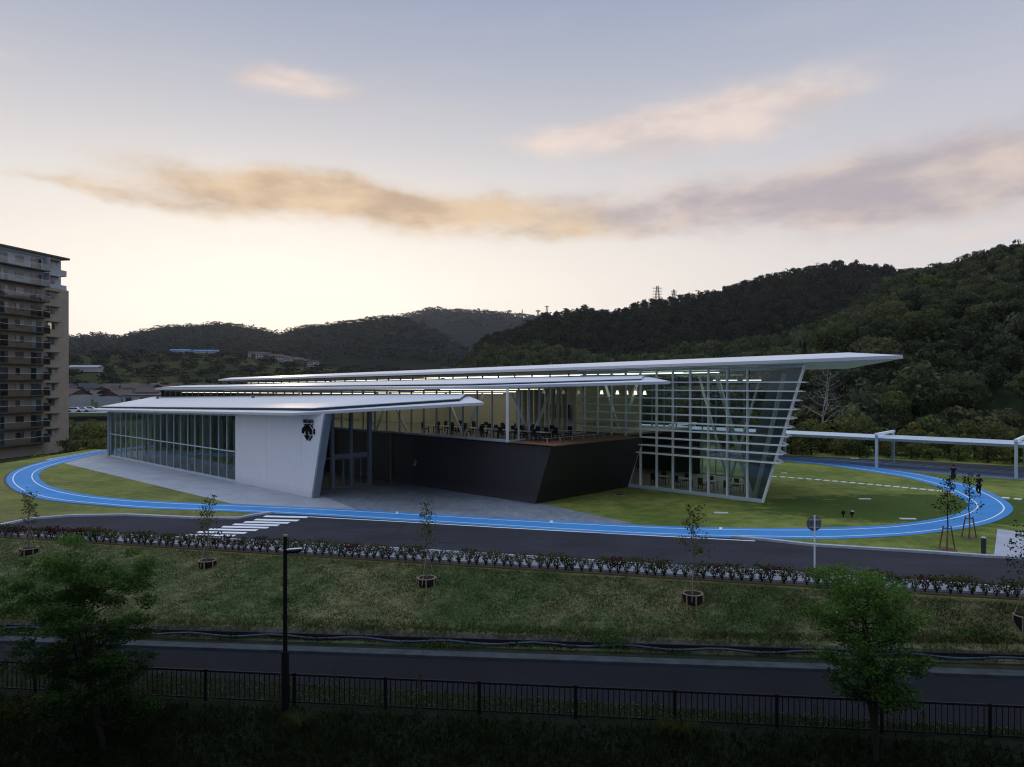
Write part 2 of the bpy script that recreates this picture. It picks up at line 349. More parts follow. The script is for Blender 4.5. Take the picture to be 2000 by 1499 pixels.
# ------------------------------------------------------------------ builders
def tag(o, label=None, cat=None, group=None, kind=None):
    if label: o['label'] = label
    if cat: o['category'] = cat
    if group: o['group'] = group
    if kind: o['kind'] = kind
    return o
def empty(name, loc, label, cat, group=None, rz=0):
    o = bpy.data.objects.new(name, None); COL.objects.link(o); o.location = loc; o.rotation_euler = (0, 0, rz); o.empty_display_size = .3
    return tag(o, label, cat, group)
class MB:
    def __init__(s): s.v = []; s.f = []
    def poly(s, pts):
        n = len(s.v); s.v += [tuple(p) for p in pts]; s.f.append(tuple(range(n, n+len(pts)))); return s
    def hexa(s, p):       # 8 points: bottom 4 ccw, top 4 ccw
        n = len(s.v); s.v += [tuple(q) for q in p]
        for f in ((3, 2, 1, 0), (4, 5, 6, 7), (0, 1, 5, 4), (1, 2, 6, 5), (2, 3, 7, 6), (3, 0, 4, 7)): s.f.append(tuple(n+i for i in f))
        return s
    def box(s, c, size, ax=(1, 0), tilt=None):
        ux = Vector((ax[0], ax[1], 0)).normalized(); uy = Vector((-ux.y, ux.x, 0)); c = Vector(c); hx, hy, hz = size[0]/2, size[1]/2, size[2]/2
        return s.hexa([c+ux*a*hx+uy*b*hy+Vector((0, 0, e*hz)) for e in (-1, 1) for a, b in ((-1, -1), (1, -1), (1, 1), (-1, 1))])
    def bar(s, a, b, wd, ht=None, up=(0, 0, 1)):
        a, b = Vector(a), Vector(b); d = (b-a).normalized(); up = Vector(up)
        if abs(d.dot(up)) > .98: up = Vector((.7265, -.6873, 0))
        sx = d.cross(up).normalized(); sy = sx.cross(d).normalized(); ht = ht or wd
        q = [(-1, -1), (1, -1), (1, 1), (-1, 1)]
        return s.hexa([a+sx*i*wd/2+sy*j*ht/2 for i, j in q]+[b+sx*i*wd/2+sy*j*ht/2 for i, j in q])
    def tube(s, pts, rads, n=8, cap=True):
        rings = []
        for i, p in enumerate(pts):
            p = Vector(p); a = Vector(pts[max(0, i-1)]); b = Vector(pts[min(len(pts)-1, i+1)]); d = (b-a).normalized()
            up = Vector((0, 0, 1)) if abs(d.z) < .9 else Vector((1, 0, 0)); x = d.cross(up).normalized(); y = d.cross(x).normalized()
            r = rads[i] if isinstance(rads, (list, tuple)) else rads; k = len(s.v)
            for j in range(n):
                t = 2*math.pi*j/n; s.v.append(tuple(p+x*r*math.cos(t)+y*r*math.sin(t)))
            rings.append(k)
        for k0, k1 in zip(rings, rings[1:]):
            for j in range(n): s.f.append((k0+j, k0+(j+1) % n, k1+(j+1) % n, k1+j))
        if cap: s.f.append(tuple(rings[0]+j for j in range(n))[::-1]); s.f.append(tuple(rings[-1]+j for j in range(n)))
        return s
    def prism(s, pts, h):  # pts closed loop 3D, extrude by vector h
        h = Vector(h); n = len(s.v); k = len(pts); s.v += [tuple(Vector(p)) for p in pts]+[tuple(Vector(p)+h) for p in pts]
        s.f.append(tuple(range(n, n+k))[::-1]); s.f.append(tuple(range(n+k, n+2*k)))
        for i in range(k): s.f.append((n+i, n+(i+1) % k, n+k+(i+1) % k, n+k+i))
        return s
    def build(s, name, m, parent=None, smooth=False, fix=True):
        me = bpy.data.meshes.new(name); me.from_pydata(s.v, [], s.f)
        if fix:
            bm = bmesh.new(); bm.from_mesh(me); bmesh.ops.recalc_face_normals(bm, faces=bm.faces); bm.to_mesh(me); bm.free()
        for x in (m if isinstance(m, (list, tuple)) else [m]): me.materials.append(M[x])
        if smooth: me.polygons.foreach_set('use_smooth', [True]*len(me.polygons))
        o = bpy.data.objects.new(name, me); COL.objects.link(o)
        if parent: attach(o, parent)
        return o
def attach(o, p):
    o.parent = p
    mw = world(p); o.matrix_parent_inverse = mw.inverted()
def world(o):
    l = Matrix.LocRotScale(o.location, o.rotation_euler, o.scale)
    return world(o.parent) @ o.matrix_parent_inverse @ l if o.parent else l
def copy_thing(root, loc, rz=0., sc=1., label=None):
    # children were built in the root's local space
    r = root.copy(); COL.objects.link(r); r.location = loc; r.rotation_euler = (0, 0, rz); r.scale = (sc,)*3 if isinstance(sc, (int, float)) else sc
    if label: r['label'] = label
    for ch in root.children:
        c = ch.copy(); COL.objects.link(c); c.parent = r
        for g in ch.children:
            d = g.copy(); COL.objects.link(d); d.parent = c
    return r
def quads(name, P, m, v=None, h=None, parent=None):
    P = np.ascontiguousarray(P, dtype=np.float32); n = len(P); me = bpy.data.meshes.new(name)
    me.vertices.add(n*4); me.vertices.foreach_set('co', P.reshape(-1)); me.loops.add(n*4); me.loops.foreach_set('vertex_index', np.arange(n*4, dtype=np.int32))
    me.polygons.add(n); me.polygons.foreach_set('loop_start', np.arange(0, n*4, 4, dtype=np.int32))
    me.update(calc_edges=True)
    for nm, arr in (('v', v), ('h', h)):
        if arr is not None:
            a = me.attributes.new(nm, 'FLOAT', 'FACE'); a.data.foreach_set('value', np.ascontiguousarray(arr, dtype=np.float32))
    me.materials.append(M[m]); o = bpy.data.objects.new(name, me); COL.objects.link(o)
    if parent: o.parent = parent
    return o
def leafquads(rng, C, Nrm, size, aspect=.55):
    n = len(C); Nrm = Nrm/np.maximum(np.linalg.norm(Nrm, axis=1, keepdims=True), 1e-6)
    r = rng.normal(size=(n, 3)); a = np.cross(Nrm, r); a /= np.maximum(np.linalg.norm(a, axis=1, keepdims=True), 1e-6); b = np.cross(Nrm, a)
    s = (size*rng.uniform(.6, 1.3, n))[:, None] if np.isscalar(size) else (size*rng.uniform(.6, 1.3, n))[:, None]
    return np.stack([C-a*s, C-b*s*aspect+Nrm*s*.15, C+a*s, C+b*s*aspect+Nrm*s*.15], axis=1)
def crown(rng, n, rx, rz, zc, leaf, nl=14, lr=.42, jitter=.7, flat=0.):
    """leaf faces on the shells of many small lobes spread through an ellipsoid"""
    L = rng.normal(size=(nl, 3)); L /= np.linalg.norm(L, axis=1, keepdims=True); L *= rng.uniform(.35, .8, (nl, 1))
    rad = rng.uniform(.7, 1.2, nl)*lr; k = rng.integers(0, nl, n)
    d = rng.normal(size=(n, 3)); d /= np.linalg.norm(d, axis=1, keepdims=True); d[:, 2] = np.where(rng.random(n) < .65, np.abs(d[:, 2]), d[:, 2])
    sh = rng.uniform(.55, 1.0, n)**.5
    Q = L[k]+d*(rad[k]*sh)[:, None]
    C = Q*np.array([rx, rx, rz])+np.array([0, 0, zc])
    P = leafquads(rng, C, d+rng.normal(size=(n, 3))*jitter*.5, leaf)
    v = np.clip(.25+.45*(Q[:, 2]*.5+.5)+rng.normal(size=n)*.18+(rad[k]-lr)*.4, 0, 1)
    return P, v
def gp(px, py, z=0.0):
    Y = (CZ-z)*F/(py-HY); return Vector(((px-CX)/F*Y, Y, z))
def ab(a, b, z=0.0): return Vector((U[0]*a+V[0]*b, U[1]*a+V[1]*b, z))
def on_b(px, py, b):     # point on the facade plane b seen at a photo position
    t = (px-CX)/F; Y = b/(V[0]*t+V[1]); return Vector((t*Y, Y, CZ-(py-HY)/F*Y))
ORD = ['first', 'second', 'third', 'fourth', 'fifth', 'sixth', 'seventh', 'eighth', 'ninth', 'tenth', 'eleventh', 'twelfth', 'thirteenth', 'fourteenth', 'fifteenth', 'sixteenth', 'seventeenth', 'eighteenth', 'nineteenth', 'twentieth']+['%dth' % k for k in range(21, 120)]
def anchored(px, anchors, what, cnt):
    a = [q for q in anchors if q[0] <= px][-1]; cnt[(what, a[1])] = cnt.get((what, a[1]), 0)+1
    return what.replace('@', ORD[cnt[(what, a[1])]-1]+' right of '+a[1])
def px_of(x, y): return CX+F*x/y
cnts = {}
def a_of(p): return p.x*U[0]+p.y*U[1]

# ------------------------------------------------------------------ ground
def cl(X): return max(-75, min(75, X))
def l_top(X):
    X = cl(X); return 35.05-.235*X
def l_bot(X): return 30.05-.083*cl(X)
def l_pfar(X): return 28.35-.09*cl(X)
def l_pnear(X): return 24.95-.15*cl(X)
def l_fence(X): return 23.9-.105*cl(X)
def prof(X):
    f = l_fence(X); return [(-500, -7), (2, -7), (f-11, -6.3), (f-5, -4.2), (f-.3, -2.12), (l_pnear(X), -2.0), (l_pfar(X), -2.0), (l_bot(X)-.5, -1.98), (l_bot(X), -1.72), (l_top(X)-.35, -.06), (l_top(X), 0.0), (97, 0.0)]
def far_z(X, Y):
    s = lambda a, b, t: (lambda q: q*q*(3-2*q))(max(0, min(1, (t-a)/(b-a))))
    z = 0.0; left = s(30, 10, X)
    z -= 5*s(97, 108, Y)*(1-s(170, 225, Y))*left
    z += 4*s(230, 450, Y)
    return z
def g(X, Y):
    P = prof(X)
    if X < -57 and Y > l_top(X): return -min(5, (-57-X)*.45) if Y < 97 else min(far_z(X, Y), -min(5, (-57-X)*.45)*(Y < 170))
    for (y0, z0), (y1, z1) in zip(P, P[1:]):
        if y0 <= Y <= y1: return z0+(z1-z0)*(Y-y0)/(y1-y0)
    return far_z(X, Y)
def hit(px, py):
    t = (px-CX)/F; e = (HY-py)/F; Y = 10.0
    while Y < 400:
        if CZ+e*Y <= g(t*Y, Y): break
        Y += .05
    return Vector((t*Y, Y, g(t*Y, Y)))
xs = [-3400, -2000, -1000, -600, -400, -250, -180, -130]+list(range(-100, 76, 1))+[90, 120, 170, 250, 400, 700, 1200, 2000, 3400]
rng0 = np.random.default_rng(5)
mb = MB(); cols = []
for X in xs:
    P = prof(X); rows = []
    for i, ((y0, z0), (y1, z1)) in enumerate(zip(P, P[1:])):
        n = {3: 8, 8: 12, 10: 24}.get(i, 2)
        rows += [(y0+(y1-y0)*k/n, None) for k in range(n)]
    ys = [r[0] for r in rows]+[97, 99, 101, 103, 105, 108, 112, 120, 140, 160, 170, 180, 195, 210, 225, 250, 300, 350, 400, 450, 600, 900, 1500, 2500, 3400]
    cols.append([(X, y, g(X, y)) for y in ys])
for c_ in cols: mb.v += c_
R = len(cols[0])
for i in range(len(cols)-1):
    for j in range(R-1): mb.f.append((i*R+j, (i+1)*R+j, (i+1)*R+j+1, i*R+j+1))
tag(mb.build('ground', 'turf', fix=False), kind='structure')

def catmull(P, n=8, closed=False):
    out = []; N = len(P); rng_ = range(N if closed else N-1)
    for i in rng_:
        p0, p1, p2, p3 = (P[(i+k) % N] if closed else P[max(0, min(N-1, i+k))] for k in (-1, 0, 1, 2))
        for k in range(n):
            t = k/n; out.append(.5*((2*p1)+(p2-p0)*t+(2*p0-5*p1+4*p2-p3)*t*t+(3*p1-p0-3*p2+p3)*t**3))
    if not closed: out.append(P[-1])
    return out
def ribbon(name, A, B, m, z, kind='structure'):
    mb = MB()
    for i in range(len(A)-1): mb.poly([(A[i].x, A[i].y, z), (A[i+1].x, A[i+1].y, z), (B[i+1].x, B[i+1].y, z), (B[i].x, B[i].y, z)])
    return tag(mb.build(name, m), kind=kind)
def sheet(name, pts, m, z):
    me = MB().poly([(p.x, p.y, z) for p in pts]); o = me.build(name, m, fix=False)
    if o.data.polygons[0].normal.z < 0: o.data.flip_normals()
    return tag(o, kind='structure')
def offset(P, d):
    out = []
    for i, p in enumerate(P):
        t = (P[min(i+1, len(P)-1)]-P[max(i-1, 0)]).normalized(); out.append(p+Vector((-t.y, t.x, 0))*d)
    return out
# paving round the building
sheet('light_paving', [gp(*q) for q in ((88, 898), (195, 879), (618, 962), (632, 970), (697, 996), (455, 985), (127, 906))], 'light_paving', .008)
sheet('plaza_paving', [gp(*q) for q in ((632, 970), (560, 940), (775, 930), (1062, 985.5), (1237, 1023), (1200, 1026), (697, 996))], 'dark_paving', .012)
# running track: matched inner and outer edge points
outer = [(330, 868), (260, 874), (200, 880), (165, 886), (125, 893), (85, 902), (45, 913), (20, 925), (12, 939), (22, 953), (50, 967), (105, 979), (190, 987), (280, 994), (400, 998), (600, 1007), (800, 1019), (1000, 1031), (1200, 1043), (1350, 1049), (1500, 1052.5), (1625, 1053.5), (1750, 1048), (1826, 1041), (1900, 1030), (1950, 1017), (1977, 1000), (1974, 986), (1950, 970), (1910, 953), (1862, 940), (1800, 927), (1750, 919), (1712, 913), (1640, 904), (1580, 898), (1525, 893), (1450, 886), (1380, 880)]
inner = [(340, 871), (275, 877), (225, 883), (190, 889), (155, 897), (125, 905), (95, 914), (80, 922), (76, 931), (84, 942), (110, 954), (165, 966), (240, 975), (320, 980), (430, 985), (610, 992), (800, 1002), (1000, 1014), (1200, 1024), (1350, 1030), (1500, 1032), (1620, 1031), (1720, 1027), (1780, 1021), (1835, 1012), (1870, 1003), (1889, 992), (1887, 982), (1870, 970), (1840, 955), (1810, 944), (1762, 932), (1718, 925), (1680, 919), (1610, 909), (1560, 904), (1505, 898), (1440, 891), (1375, 884)]
TO = catmull([gp(*q) for q in outer]); TI = catmull([gp(*q) for q in inner])
ribbon('running_track', TI, TO, 'track_surface', .016)
for k, t in enumerate((.22, .80)):
    A = [i.lerp(o, t-.018) for i, o in zip(TI, TO)]; B = [i.lerp(o, t+.018) for i, o in zip(TI, TO)]
    ribbon('track_line', A, B, 'line_paint', .021)
for px in (770, 1070, 1410):      # distance ticks
    i = min(range(len(TI)), key=lambda k: abs(px-(CX+F*TI[k].x/TI[k].y)) if TI[k].y < 60 else 9e9)
    a, b = TI[i].lerp(TO[i], .0), TI[i].lerp(TO[i], .22); t = (TI[i+1]-TI[i]).normalized()*.09
    mb = MB().poly([(a-t)[:2]+(.0255,), (a+t)[:2]+(.0255,), (b+t)[:2]+(.0255,), (b-t)[:2]+(.0255,)]); tag(mb.build('track_line', 'line_paint'), kind='structure')
# worn soil rim along the bends
ribbon('soil_edge', TO[24:104], offset(TO, .22)[24:104] if (offset(TO, .22)[60]-TI[60]).length > (TO[60]-TI[60]).length else offset(TO, -.22)[24:104], 'brown_soil', .006)
# road
up = [(-150, 1044), (0, 1029), (62, 1016), (140, 1010), (248, 1008.6), (387, 1015), (465, 1015), (496, 1009), (536, 1003.5), (600, 1005), (800, 1017), (1000, 1029), (1200, 1041), (1350, 1047), (1430, 1051.5), (1500, 1058), (1587, 1068), (1700, 1075), (1800, 1081), (1925, 1090), (2060, 1096), (2200, 1103)]
lo = [(-150, 1046), (0, 1046), (87, 1042), (210, 1046), (304, 1050), (322, 1053), (444, 1056), (700, 1070), (838, 1078), (1076, 1092.5), (1300, 1107.7), (1475, 1117), (1587, 1124.5), (1756, 1136), (2000, 1152.6), (2200, 1166)]
UP = [gp(*q) for q in up]; LO = [gp(*q) for q in lo]
sheet('road', UP+LO[::-1], 'asphalt', .005)
def kerb(name, P, wd, ht, side=1):
    Q = offset(P, wd*side); mb = MB()
    for i in range(len(P)-1):
        mb.hexa([(p.x, p.y, z) for z in (0.001, ht) for p in (P[i], P[i+1], Q[i+1], Q[i])])
    return tag(mb.build(name, 'kerb_concrete'), kind='structure')
kerb('kerb', UP[0:9], .30, .13); kerb('kerb', UP[14:], .30, .13)
kerb('kerb', LO, .16, .13, -1)
LP = [p for p in offset(LO, -.16)]
TOPL = [Vector((p.x, l_top(p.x)+.12, 0)) for p in LP]
mb = MB()
for i in range(len(LP)-1):
    if min(LP[i].y-TOPL[i].y, LP[i+1].y-TOPL[i+1].y) > .05:
        mb.poly([(LP[i].x, LP[i].y, .1), (LP[i+1].x, LP[i+1].y, .1), (TOPL[i+1].x, TOPL[i+1].y, .1), (TOPL[i].x, TOPL[i].y, .1)])
tag(mb.build('pavement', 'pavement_concrete'), kind='structure')
EX = [Vector((x, l_top(x)+.12, 0)) for x in np.arange(-34, 30, 1.0)]
mb = MB()
for p, q in zip(EX, EX[1:]): mb.hexa([(p.x, p.y-.1, -.05), (q.x, q.y-.1, -.05), (q.x, q.y, -.05), (p.x, p.y, -.05), (p.x, p.y-.1, .13), (q.x, q.y-.1, .13), (q.x, q.y, .13), (p.x, p.y, .13)])
tag(mb.build('pavement_kerb', 'kerb_concrete'), kind='structure')
mb = MB()
for p, q in zip(EX, EX[1:]): mb.hexa([(p.x, p.y-.42, -.2), (q.x, q.y-.42, -.2), (q.x, q.y-.103, -.2), (p.x, p.y-.103, -.2), (p.x, p.y-.42, .012), (q.x, q.y-.42, .012), (q.x, q.y-.103, .03), (p.x, p.y-.103, .03)])
tag(mb.build('planting_soil', 'brown_soil'), kind='structure')
# painted markings
WL = [gp(*q) for q in ((600, 1010.5), (780, 1020), (966, 1031), (1130, 1040), (1300, 1049), (1475, 1058))]
ribbon('edge_line', WL, offset(WL, .17), 'line_paint', .010)
for x0, x1, y in ((1105, 1415, 547), (1185, 1490, 531), (1255, 1560, 514), (1325, 1630, 497), (1410, 1700, 481), (1480, 1765, 466), (1550, 1830, 451), (1615, 1890, 436), (1675, 1950, 415)):
    a, b = gp(x0/3.226, y/3.226+880-1.2), gp(x1/3.226, y/3.226+880+.8); c_, d_ = gp(x0/3.226-6, y/3.226+880+1.9), gp(x1/3.226-6, y/3.226+880+3.9)
    sheet('crossing_stripe', [a, b, d_, c_], 'line_paint', .010)
# walkway and service road behind the lawn on the right
wk = [(1380, 882, 884, 890), (1525, 889.5, 893.5, 900.5), (1620, 893, 898, 907), (1712, 897, 903.5, 915.5), (1850, 904, 914, 927.5), (2000, 912, 925, 938), (2200, 925, 940, 956)]
T_, M_, B_ = ([gp(q[0], q[k]) for q in wk] for k in (1, 2, 3))
ribbon('service_road', T_, M_, 'asphalt', .006); ribbon('walkway', M_, B_, 'walk_surface', .006)
kerb('kerb', M_, .15, .10)
sheet('entrance_paving', [gp(*q) for q in ((1948, 1034), (2030, 1045), (2130, 1060), (2130, 1098), (2060, 1094.5), (1941, 1089))], 'block_paving', .02)
# lower path, channel
xr = np.arange(-60, 61, 2.0)
ribbon('lower_path', [Vector((x, l_pnear(x), 0)) for x in xr], [Vector((x, l_pfar(x), 0)) for x in xr], 'path_asphalt', -1.994)
mb = MB()
for x0, x1 in zip(xr, xr[1:]):
    mb.hexa([(x0, l_pfar(x0), -2.05), (x1, l_pfar(x1), -2.05), (x1, l_pfar(x1)+.14, -2.05), (x0, l_pfar(x0)+.14, -2.05), (x0, l_pfar(x0), -1.90), (x1, l_pfar(x1), -1.90), (x1, l_pfar(x1)+.14, -1.90), (x0, l_pfar(x0)+.14, -1.90)])
tag(mb.build('path_kerb', 'dull_concrete'), kind='structure')
ribbon('drain_channel', [Vector((x, l_pfar(x)+.14, 0)) for x in xr], [Vector((x, l_pfar(x)+.72, 0)) for x in xr], 'dull_concrete', -1.96)
mb = MB()
for x0, x1 in zip(xr, xr[1:]):
    mb.hexa([(x0, l_bot(x0)-.16, -2.05), (x1, l_bot(x1)-.16, -2.05), (x1, l_bot(x1)+.2, -2.05), (x0, l_bot(x0)+.2, -2.05), (x0, l_bot(x0)-.16, -1.74), (x1, l_bot(x1)-.16, -1.74), (x1, l_bot(x1)+.2, -1.63), (x0, l_bot(x0)+.2, -1.63)])
tag(mb.build('retaining_kerb', 'bank_edge'), kind='structure')

# ------------------------------------------------------------------ main building
B = empty('sports_complex', ab(-49.6, 30), 'long low glass sports building with three stepped white wing roofs inside the blue track', 'building')
def part(mb, name, m, parent=None, label=None, smooth=False):
    o = mb.build(name, m, parent or B, smooth=smooth)
    if label: o['label'] = label
    return o
def lerpz(x, pts):
    for (x0, z0), (x1, z1) in zip(pts, pts[1:]):
        if x <= x1 or (x1, z1) == pts[-1]: return z0+(z1-z0)*(x-x0)/(x1-x0)
TOP1 = [(-100, 5.42), (-62.8, 6.15), (-47.8, 6.65), (-41, 6.9)]
TOP2 = [(-106, 7.95), (-43, 8.42), (-36, 8.5)]
TOP3 = [(-112, 9.2), (-28, 10.2), (-19, 10.3)]
# --- volume 1: glazed hall and white wall
def wall_quad(a0, a1, b, z0, ztop, th=.25): pass
def facade(a_list, b, z0, tops, frame, name, mull=(.065, .15), gm='glass', transom=None, bottom=True):
    a0, a1 = a_list[0], a_list[-1]
    mb = MB().poly([ab(a0, b, z0), ab(a1, b, z0), ab(a1, b, lerpz(a1, tops)), ab(a0, b, lerpz(a0, tops))])
    gl = part(mb, name, gm)
    for a in a_list: part(MB().bar(ab(a, b, z0+.001), ab(a, b, lerpz(a, tops)), mull[0], mull[1], up=(V[0], V[1], 0)), 'mullion', frame, gl)
    if bottom: part(MB().bar(ab(a0, b-.02, z0+.09), ab(a1, b-.02, z0+.09), .2, .18), 'bottom_rail', 'pale_frame', gl)
    for tz in (transom or []): part(MB().bar(ab(a0, b-.09, tz[0]), ab(a1, b-.09, tz[1]), .10, .09), 'transom', 'pale_frame', gl)
    part(MB().bar(ab(a0, b-.01, lerpz(a0, tops)-.1), ab(a1, b-.01, lerpz(a1, tops)-.1), .18, .12), 'top_rail', 'pale_frame', gl)
    return gl
al = [-96.0+k*(33.2/19) for k in range(20)]
facade(al, 30.0, 0.0, TOP1, 'pale_frame', 'glass_facade', transom=[(2.75, 2.75)])
part(MB().box(ab(-96.4, 30.1, 2.75), (.55, .55, 5.4), U), 'corner_column', 'grey_frame')
# white wall with an inclined end
ww = [ab(-62.72, 29.9, 0.0), ab(-49.75, 29.9, 0.0), ab(-47.95, 29.9, 6.62), ab(-62.72, 29.9, 6.12)]
wall = part(MB().prism(ww, ab(0, .35)), 'wall', 'white_panel', label='white panel wall carrying the dark emblem')
ed = [ab(-49.75, 29.82, 0.0), ab(-49.52, 29.82, 0.0), ab(-47.70, 29.82, 6.66), ab(-47.95, 29.82, 6.62)]
part(MB().prism(ed, ab(0, .6)), 'edge_trim', 'grey_frame', wall)
def em(poly): return [on_b(570+x/21.41, 810+y/21.41, 29.84) for x, y in poly]
EMB = [[(475, 400), (775, 400), (740, 455), (700, 465), (790, 590), (830, 650), (835, 820), (760, 860), (725, 830), (725, 760), (680, 670), (665, 680), (665, 880), (740, 880), (632, 1095), (495, 870), (570, 880), (565, 690), (530, 680), (495, 740), (495, 795), (410, 790), (410, 600), (520, 470), (540, 455)],
       [(800, 420), (880, 410), (860, 460), (825, 472), (885, 580), (840, 580), (780, 480)], [(890, 610), (945, 610), (945, 830), (890, 830)], [(800, 880), (860, 890), (740, 1100), (700, 1085)]]
mb = MB()
for p in EMB: mb.prism(em(p), ab(0, .05))
part(mb, 'emblem', 'emblem_black', wall)
def text(s, p, ax, size, m, parent, name='lettering', width=None):
    cu = bpy.data.curves.new(name, 'FONT'); cu.body = s; cu.size = size; cu.extrude = .015; cu.offset = .012; cu.align_x = 'CENTER'
    o = bpy.data.objects.new(name, cu); me = bpy.data.meshes.new_from_object(o); bpy.data.objects.remove(o); me.name = name
    o = bpy.data.objects.new(name, me); COL.objects.link(o); me.materials.append(M[m])
    o.matrix_world = Matrix(((ax[0], 0, -ax[1]*-1, 0), (ax[1], 0, -ax[0], 0), (0, 1, 0, 0), (0, 0, 0, 1)))
    X = Vector((ax[0], ax[1], 0)); Z = Vector((0, 0, 1)); Nn = X.cross(Z)
    Mx = Matrix((X.to_4d(), Z.to_4d(), Nn.to_4d(), (0, 0, 0, 1))).transposed(); Mx[0][3] = Mx[1][3] = Mx[2][3] = 0; Mx.translation = p
    for v in me.vertices: v.co = (Mx @ Matrix.Diagonal((width or 1, 1, 1, 1))) @ v.co
    o.matrix_world = Matrix.Identity(4); attach(o, parent); return o
p0 = on_b(601.5, 826.4, 29.83)
text('DESCENTE', p0, U, .36, 'emblem_black', wall, width=.86)
# interior of volume 1
part(MB().prism([ab(-98, 30.3, .02), ab(-53, 30.3, .02), ab(-53, 39.6, .02), ab(-104, 39.6, .02)], (0, 0, .03)), 'interior_floor', 'interior_floor')
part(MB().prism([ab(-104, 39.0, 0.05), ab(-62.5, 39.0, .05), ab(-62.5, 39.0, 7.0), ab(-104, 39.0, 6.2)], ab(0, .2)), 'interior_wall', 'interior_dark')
for k in range(13): part(MB().box(ab(-95+k*2.6, 38.4, 2.9), (.5 if k % 3 else .95, .25, 5.6), U), 'interior_column', 'interior_floor')
for k in range(10): part(MB().box(ab(-94+k*3.4, 33.5, 2.6), (.09, .5, 5.1), U), 'glass_fin', 'pale_frame')
# entrance glazing between the volumes
ge = MB().poly([ab(-52.8, 30.3, 0), ab(-52.8, 39.8, 0), ab(-52.8, 39.8, 7.4), ab(-52.8, 30.3, 6.4)])
gl = part(ge, 'entrance_glazing', 'glass_clear')
for b, wd, dp, hh in ((33.6, .28, .3, 6.8), (35.45, .22, .3, 6.8), (37.4, .34, .3, 6.8), (39.72, .08, .12, 4.4), (31.9, .1, .14, 6.5)): part(MB().box(ab(-52.75, b, hh/2), (dp, wd, hh), U), 'column', 'grey_frame', gl)
mb = MB().box(ab(-52.72, 35.4, 2.72), (.25, 3.4, .32), U); mb.box(ab(-52.75, 32.2, 2.6), (.1, 3.2, .1), U)
part(mb, 'transom', 'grey_frame', gl)
for b0 in (33.8, 34.7, 35.7, 36.45):
    d = MB(); w_ = .82 if b0 < 35.4 else .74
    for q in (b0, b0+w_): d.box(ab(-52.66, q, 1.27), (.06, .06, 2.5), U)
    d.box(ab(-52.66, b0+w_/2, 2.49), (.06, w_-.062, .06), U); d.box(ab(-52.66, b0+w_/2, .06), (.06, w_-.062, .1), U)
    dr = part(d, 'entrance_door', 'grey_frame'); part(MB().box(ab(-52.60, b0+w_-.1, 1.1), (.04, .03, .5), U), 'handle', 'galvanised', dr)
# --- volume 2: black box, upper glazing
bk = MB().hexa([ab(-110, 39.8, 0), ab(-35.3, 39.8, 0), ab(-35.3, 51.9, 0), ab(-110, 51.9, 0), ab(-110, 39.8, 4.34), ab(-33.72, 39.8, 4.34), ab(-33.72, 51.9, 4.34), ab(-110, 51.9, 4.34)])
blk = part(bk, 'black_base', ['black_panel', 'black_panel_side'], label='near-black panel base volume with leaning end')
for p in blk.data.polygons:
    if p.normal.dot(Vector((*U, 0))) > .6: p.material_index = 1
part(MB().prism([ab(-52.9, 39.66, 4.34), ab(-33.67, 39.66, 4.34), ab(-33.67, 39.95, 4.34), ab(-52.9, 39.95, 4.34)], (0, 0, .06)), 'coping', 'black_paint', blk)
part(MB().prism([ab(-110, 39.9, 4.345), ab(-52.9, 39.9, 4.345), ab(-38.3, 39.97, 4.345), ab(-40.2, 51.85, 4.345), ab(-110, 51.85, 4.345)], (0, 0, .03)), 'upper_floor', 'interior_floor', blk)
deck = part(MB().prism([ab(-38.1, 40.0, 4.348), ab(-33.78, 40.0, 4.348), ab(-33.78, 51.8, 4.348), ab(-40.0, 51.8, 4.348)], (0, 0, .06)), 'terrace_deck', 'deck_wood')
rl = MB()
rb = [gp(q, y, 4.41) for q, y in ((1069, 866), (1094, 863.5), (1117, 861), (1140, 858.5), (1161, 856.5), (1181, 855.5))]
for p in rb: rl.bar(p, p+Vector((0, 0, .33)), .05)
rl.bar(rb[0]+Vector((0, 0, .35))+(rb[0]-rb[1])*.4, rb[-1]+Vector((0, 0, .35)), .03)
part(rl, 'railing', 'galvanised', deck)
# upper glass facade
al = [-105.5+k*1.85 for k in range(29)]+[-52.0, -50.1, -48.4, -46.7, -45.0, -43.4, -41.7, -40.0, -38.3]
al = [a for a in al if a < -52.5]+[-51.8, -50.1, -48.4, -46.7, -45.0, -43.4, -41.7, -40.0, -38.3]
facade(al, 40.0, 4.40, TOP2, 'grey_frame', 'glass_facade', gm='glass_clear')
# side glazing along the terrace
def segface(P0, P1, n, z0, z1, name, fm='pale_frame', gm='glass_clear', wd=.1, rails=()):
    gl = part(MB().poly([P0+Vector((0, 0, z0)), P1+Vector((0, 0, z0)), P1+Vector((0, 0, z1)), P0+Vector((0, 0, z1))]), name, gm)
    d = (P1-P0).normalized()
    for k in range(n+1):
        q = P0.lerp(P1, k/n); part(MB().bar(q+Vector((0, 0, z0)), q+Vector((0, 0, z1)), wd*.8, wd*1.4, up=(-d.y, d.x, 0)), 'mullion', fm, gl)
    for z in list(rails)+[z0+.08, z1-.08]: part(MB().bar(P0+Vector((0, 0, z)), P1+Vector((0, 0, z)), .1, .1), 'rail', fm, gl)
    return gl
segface(ab(-38.3, 40), ab(-40.2, 52), 8, 4.41, 8.75, 'glass_side')
part(MB().bar(ab(-38.28, 39.94, 4.4), ab(-38.28, 39.94, 8.5), .16), 'corner_post', 'white_metal')
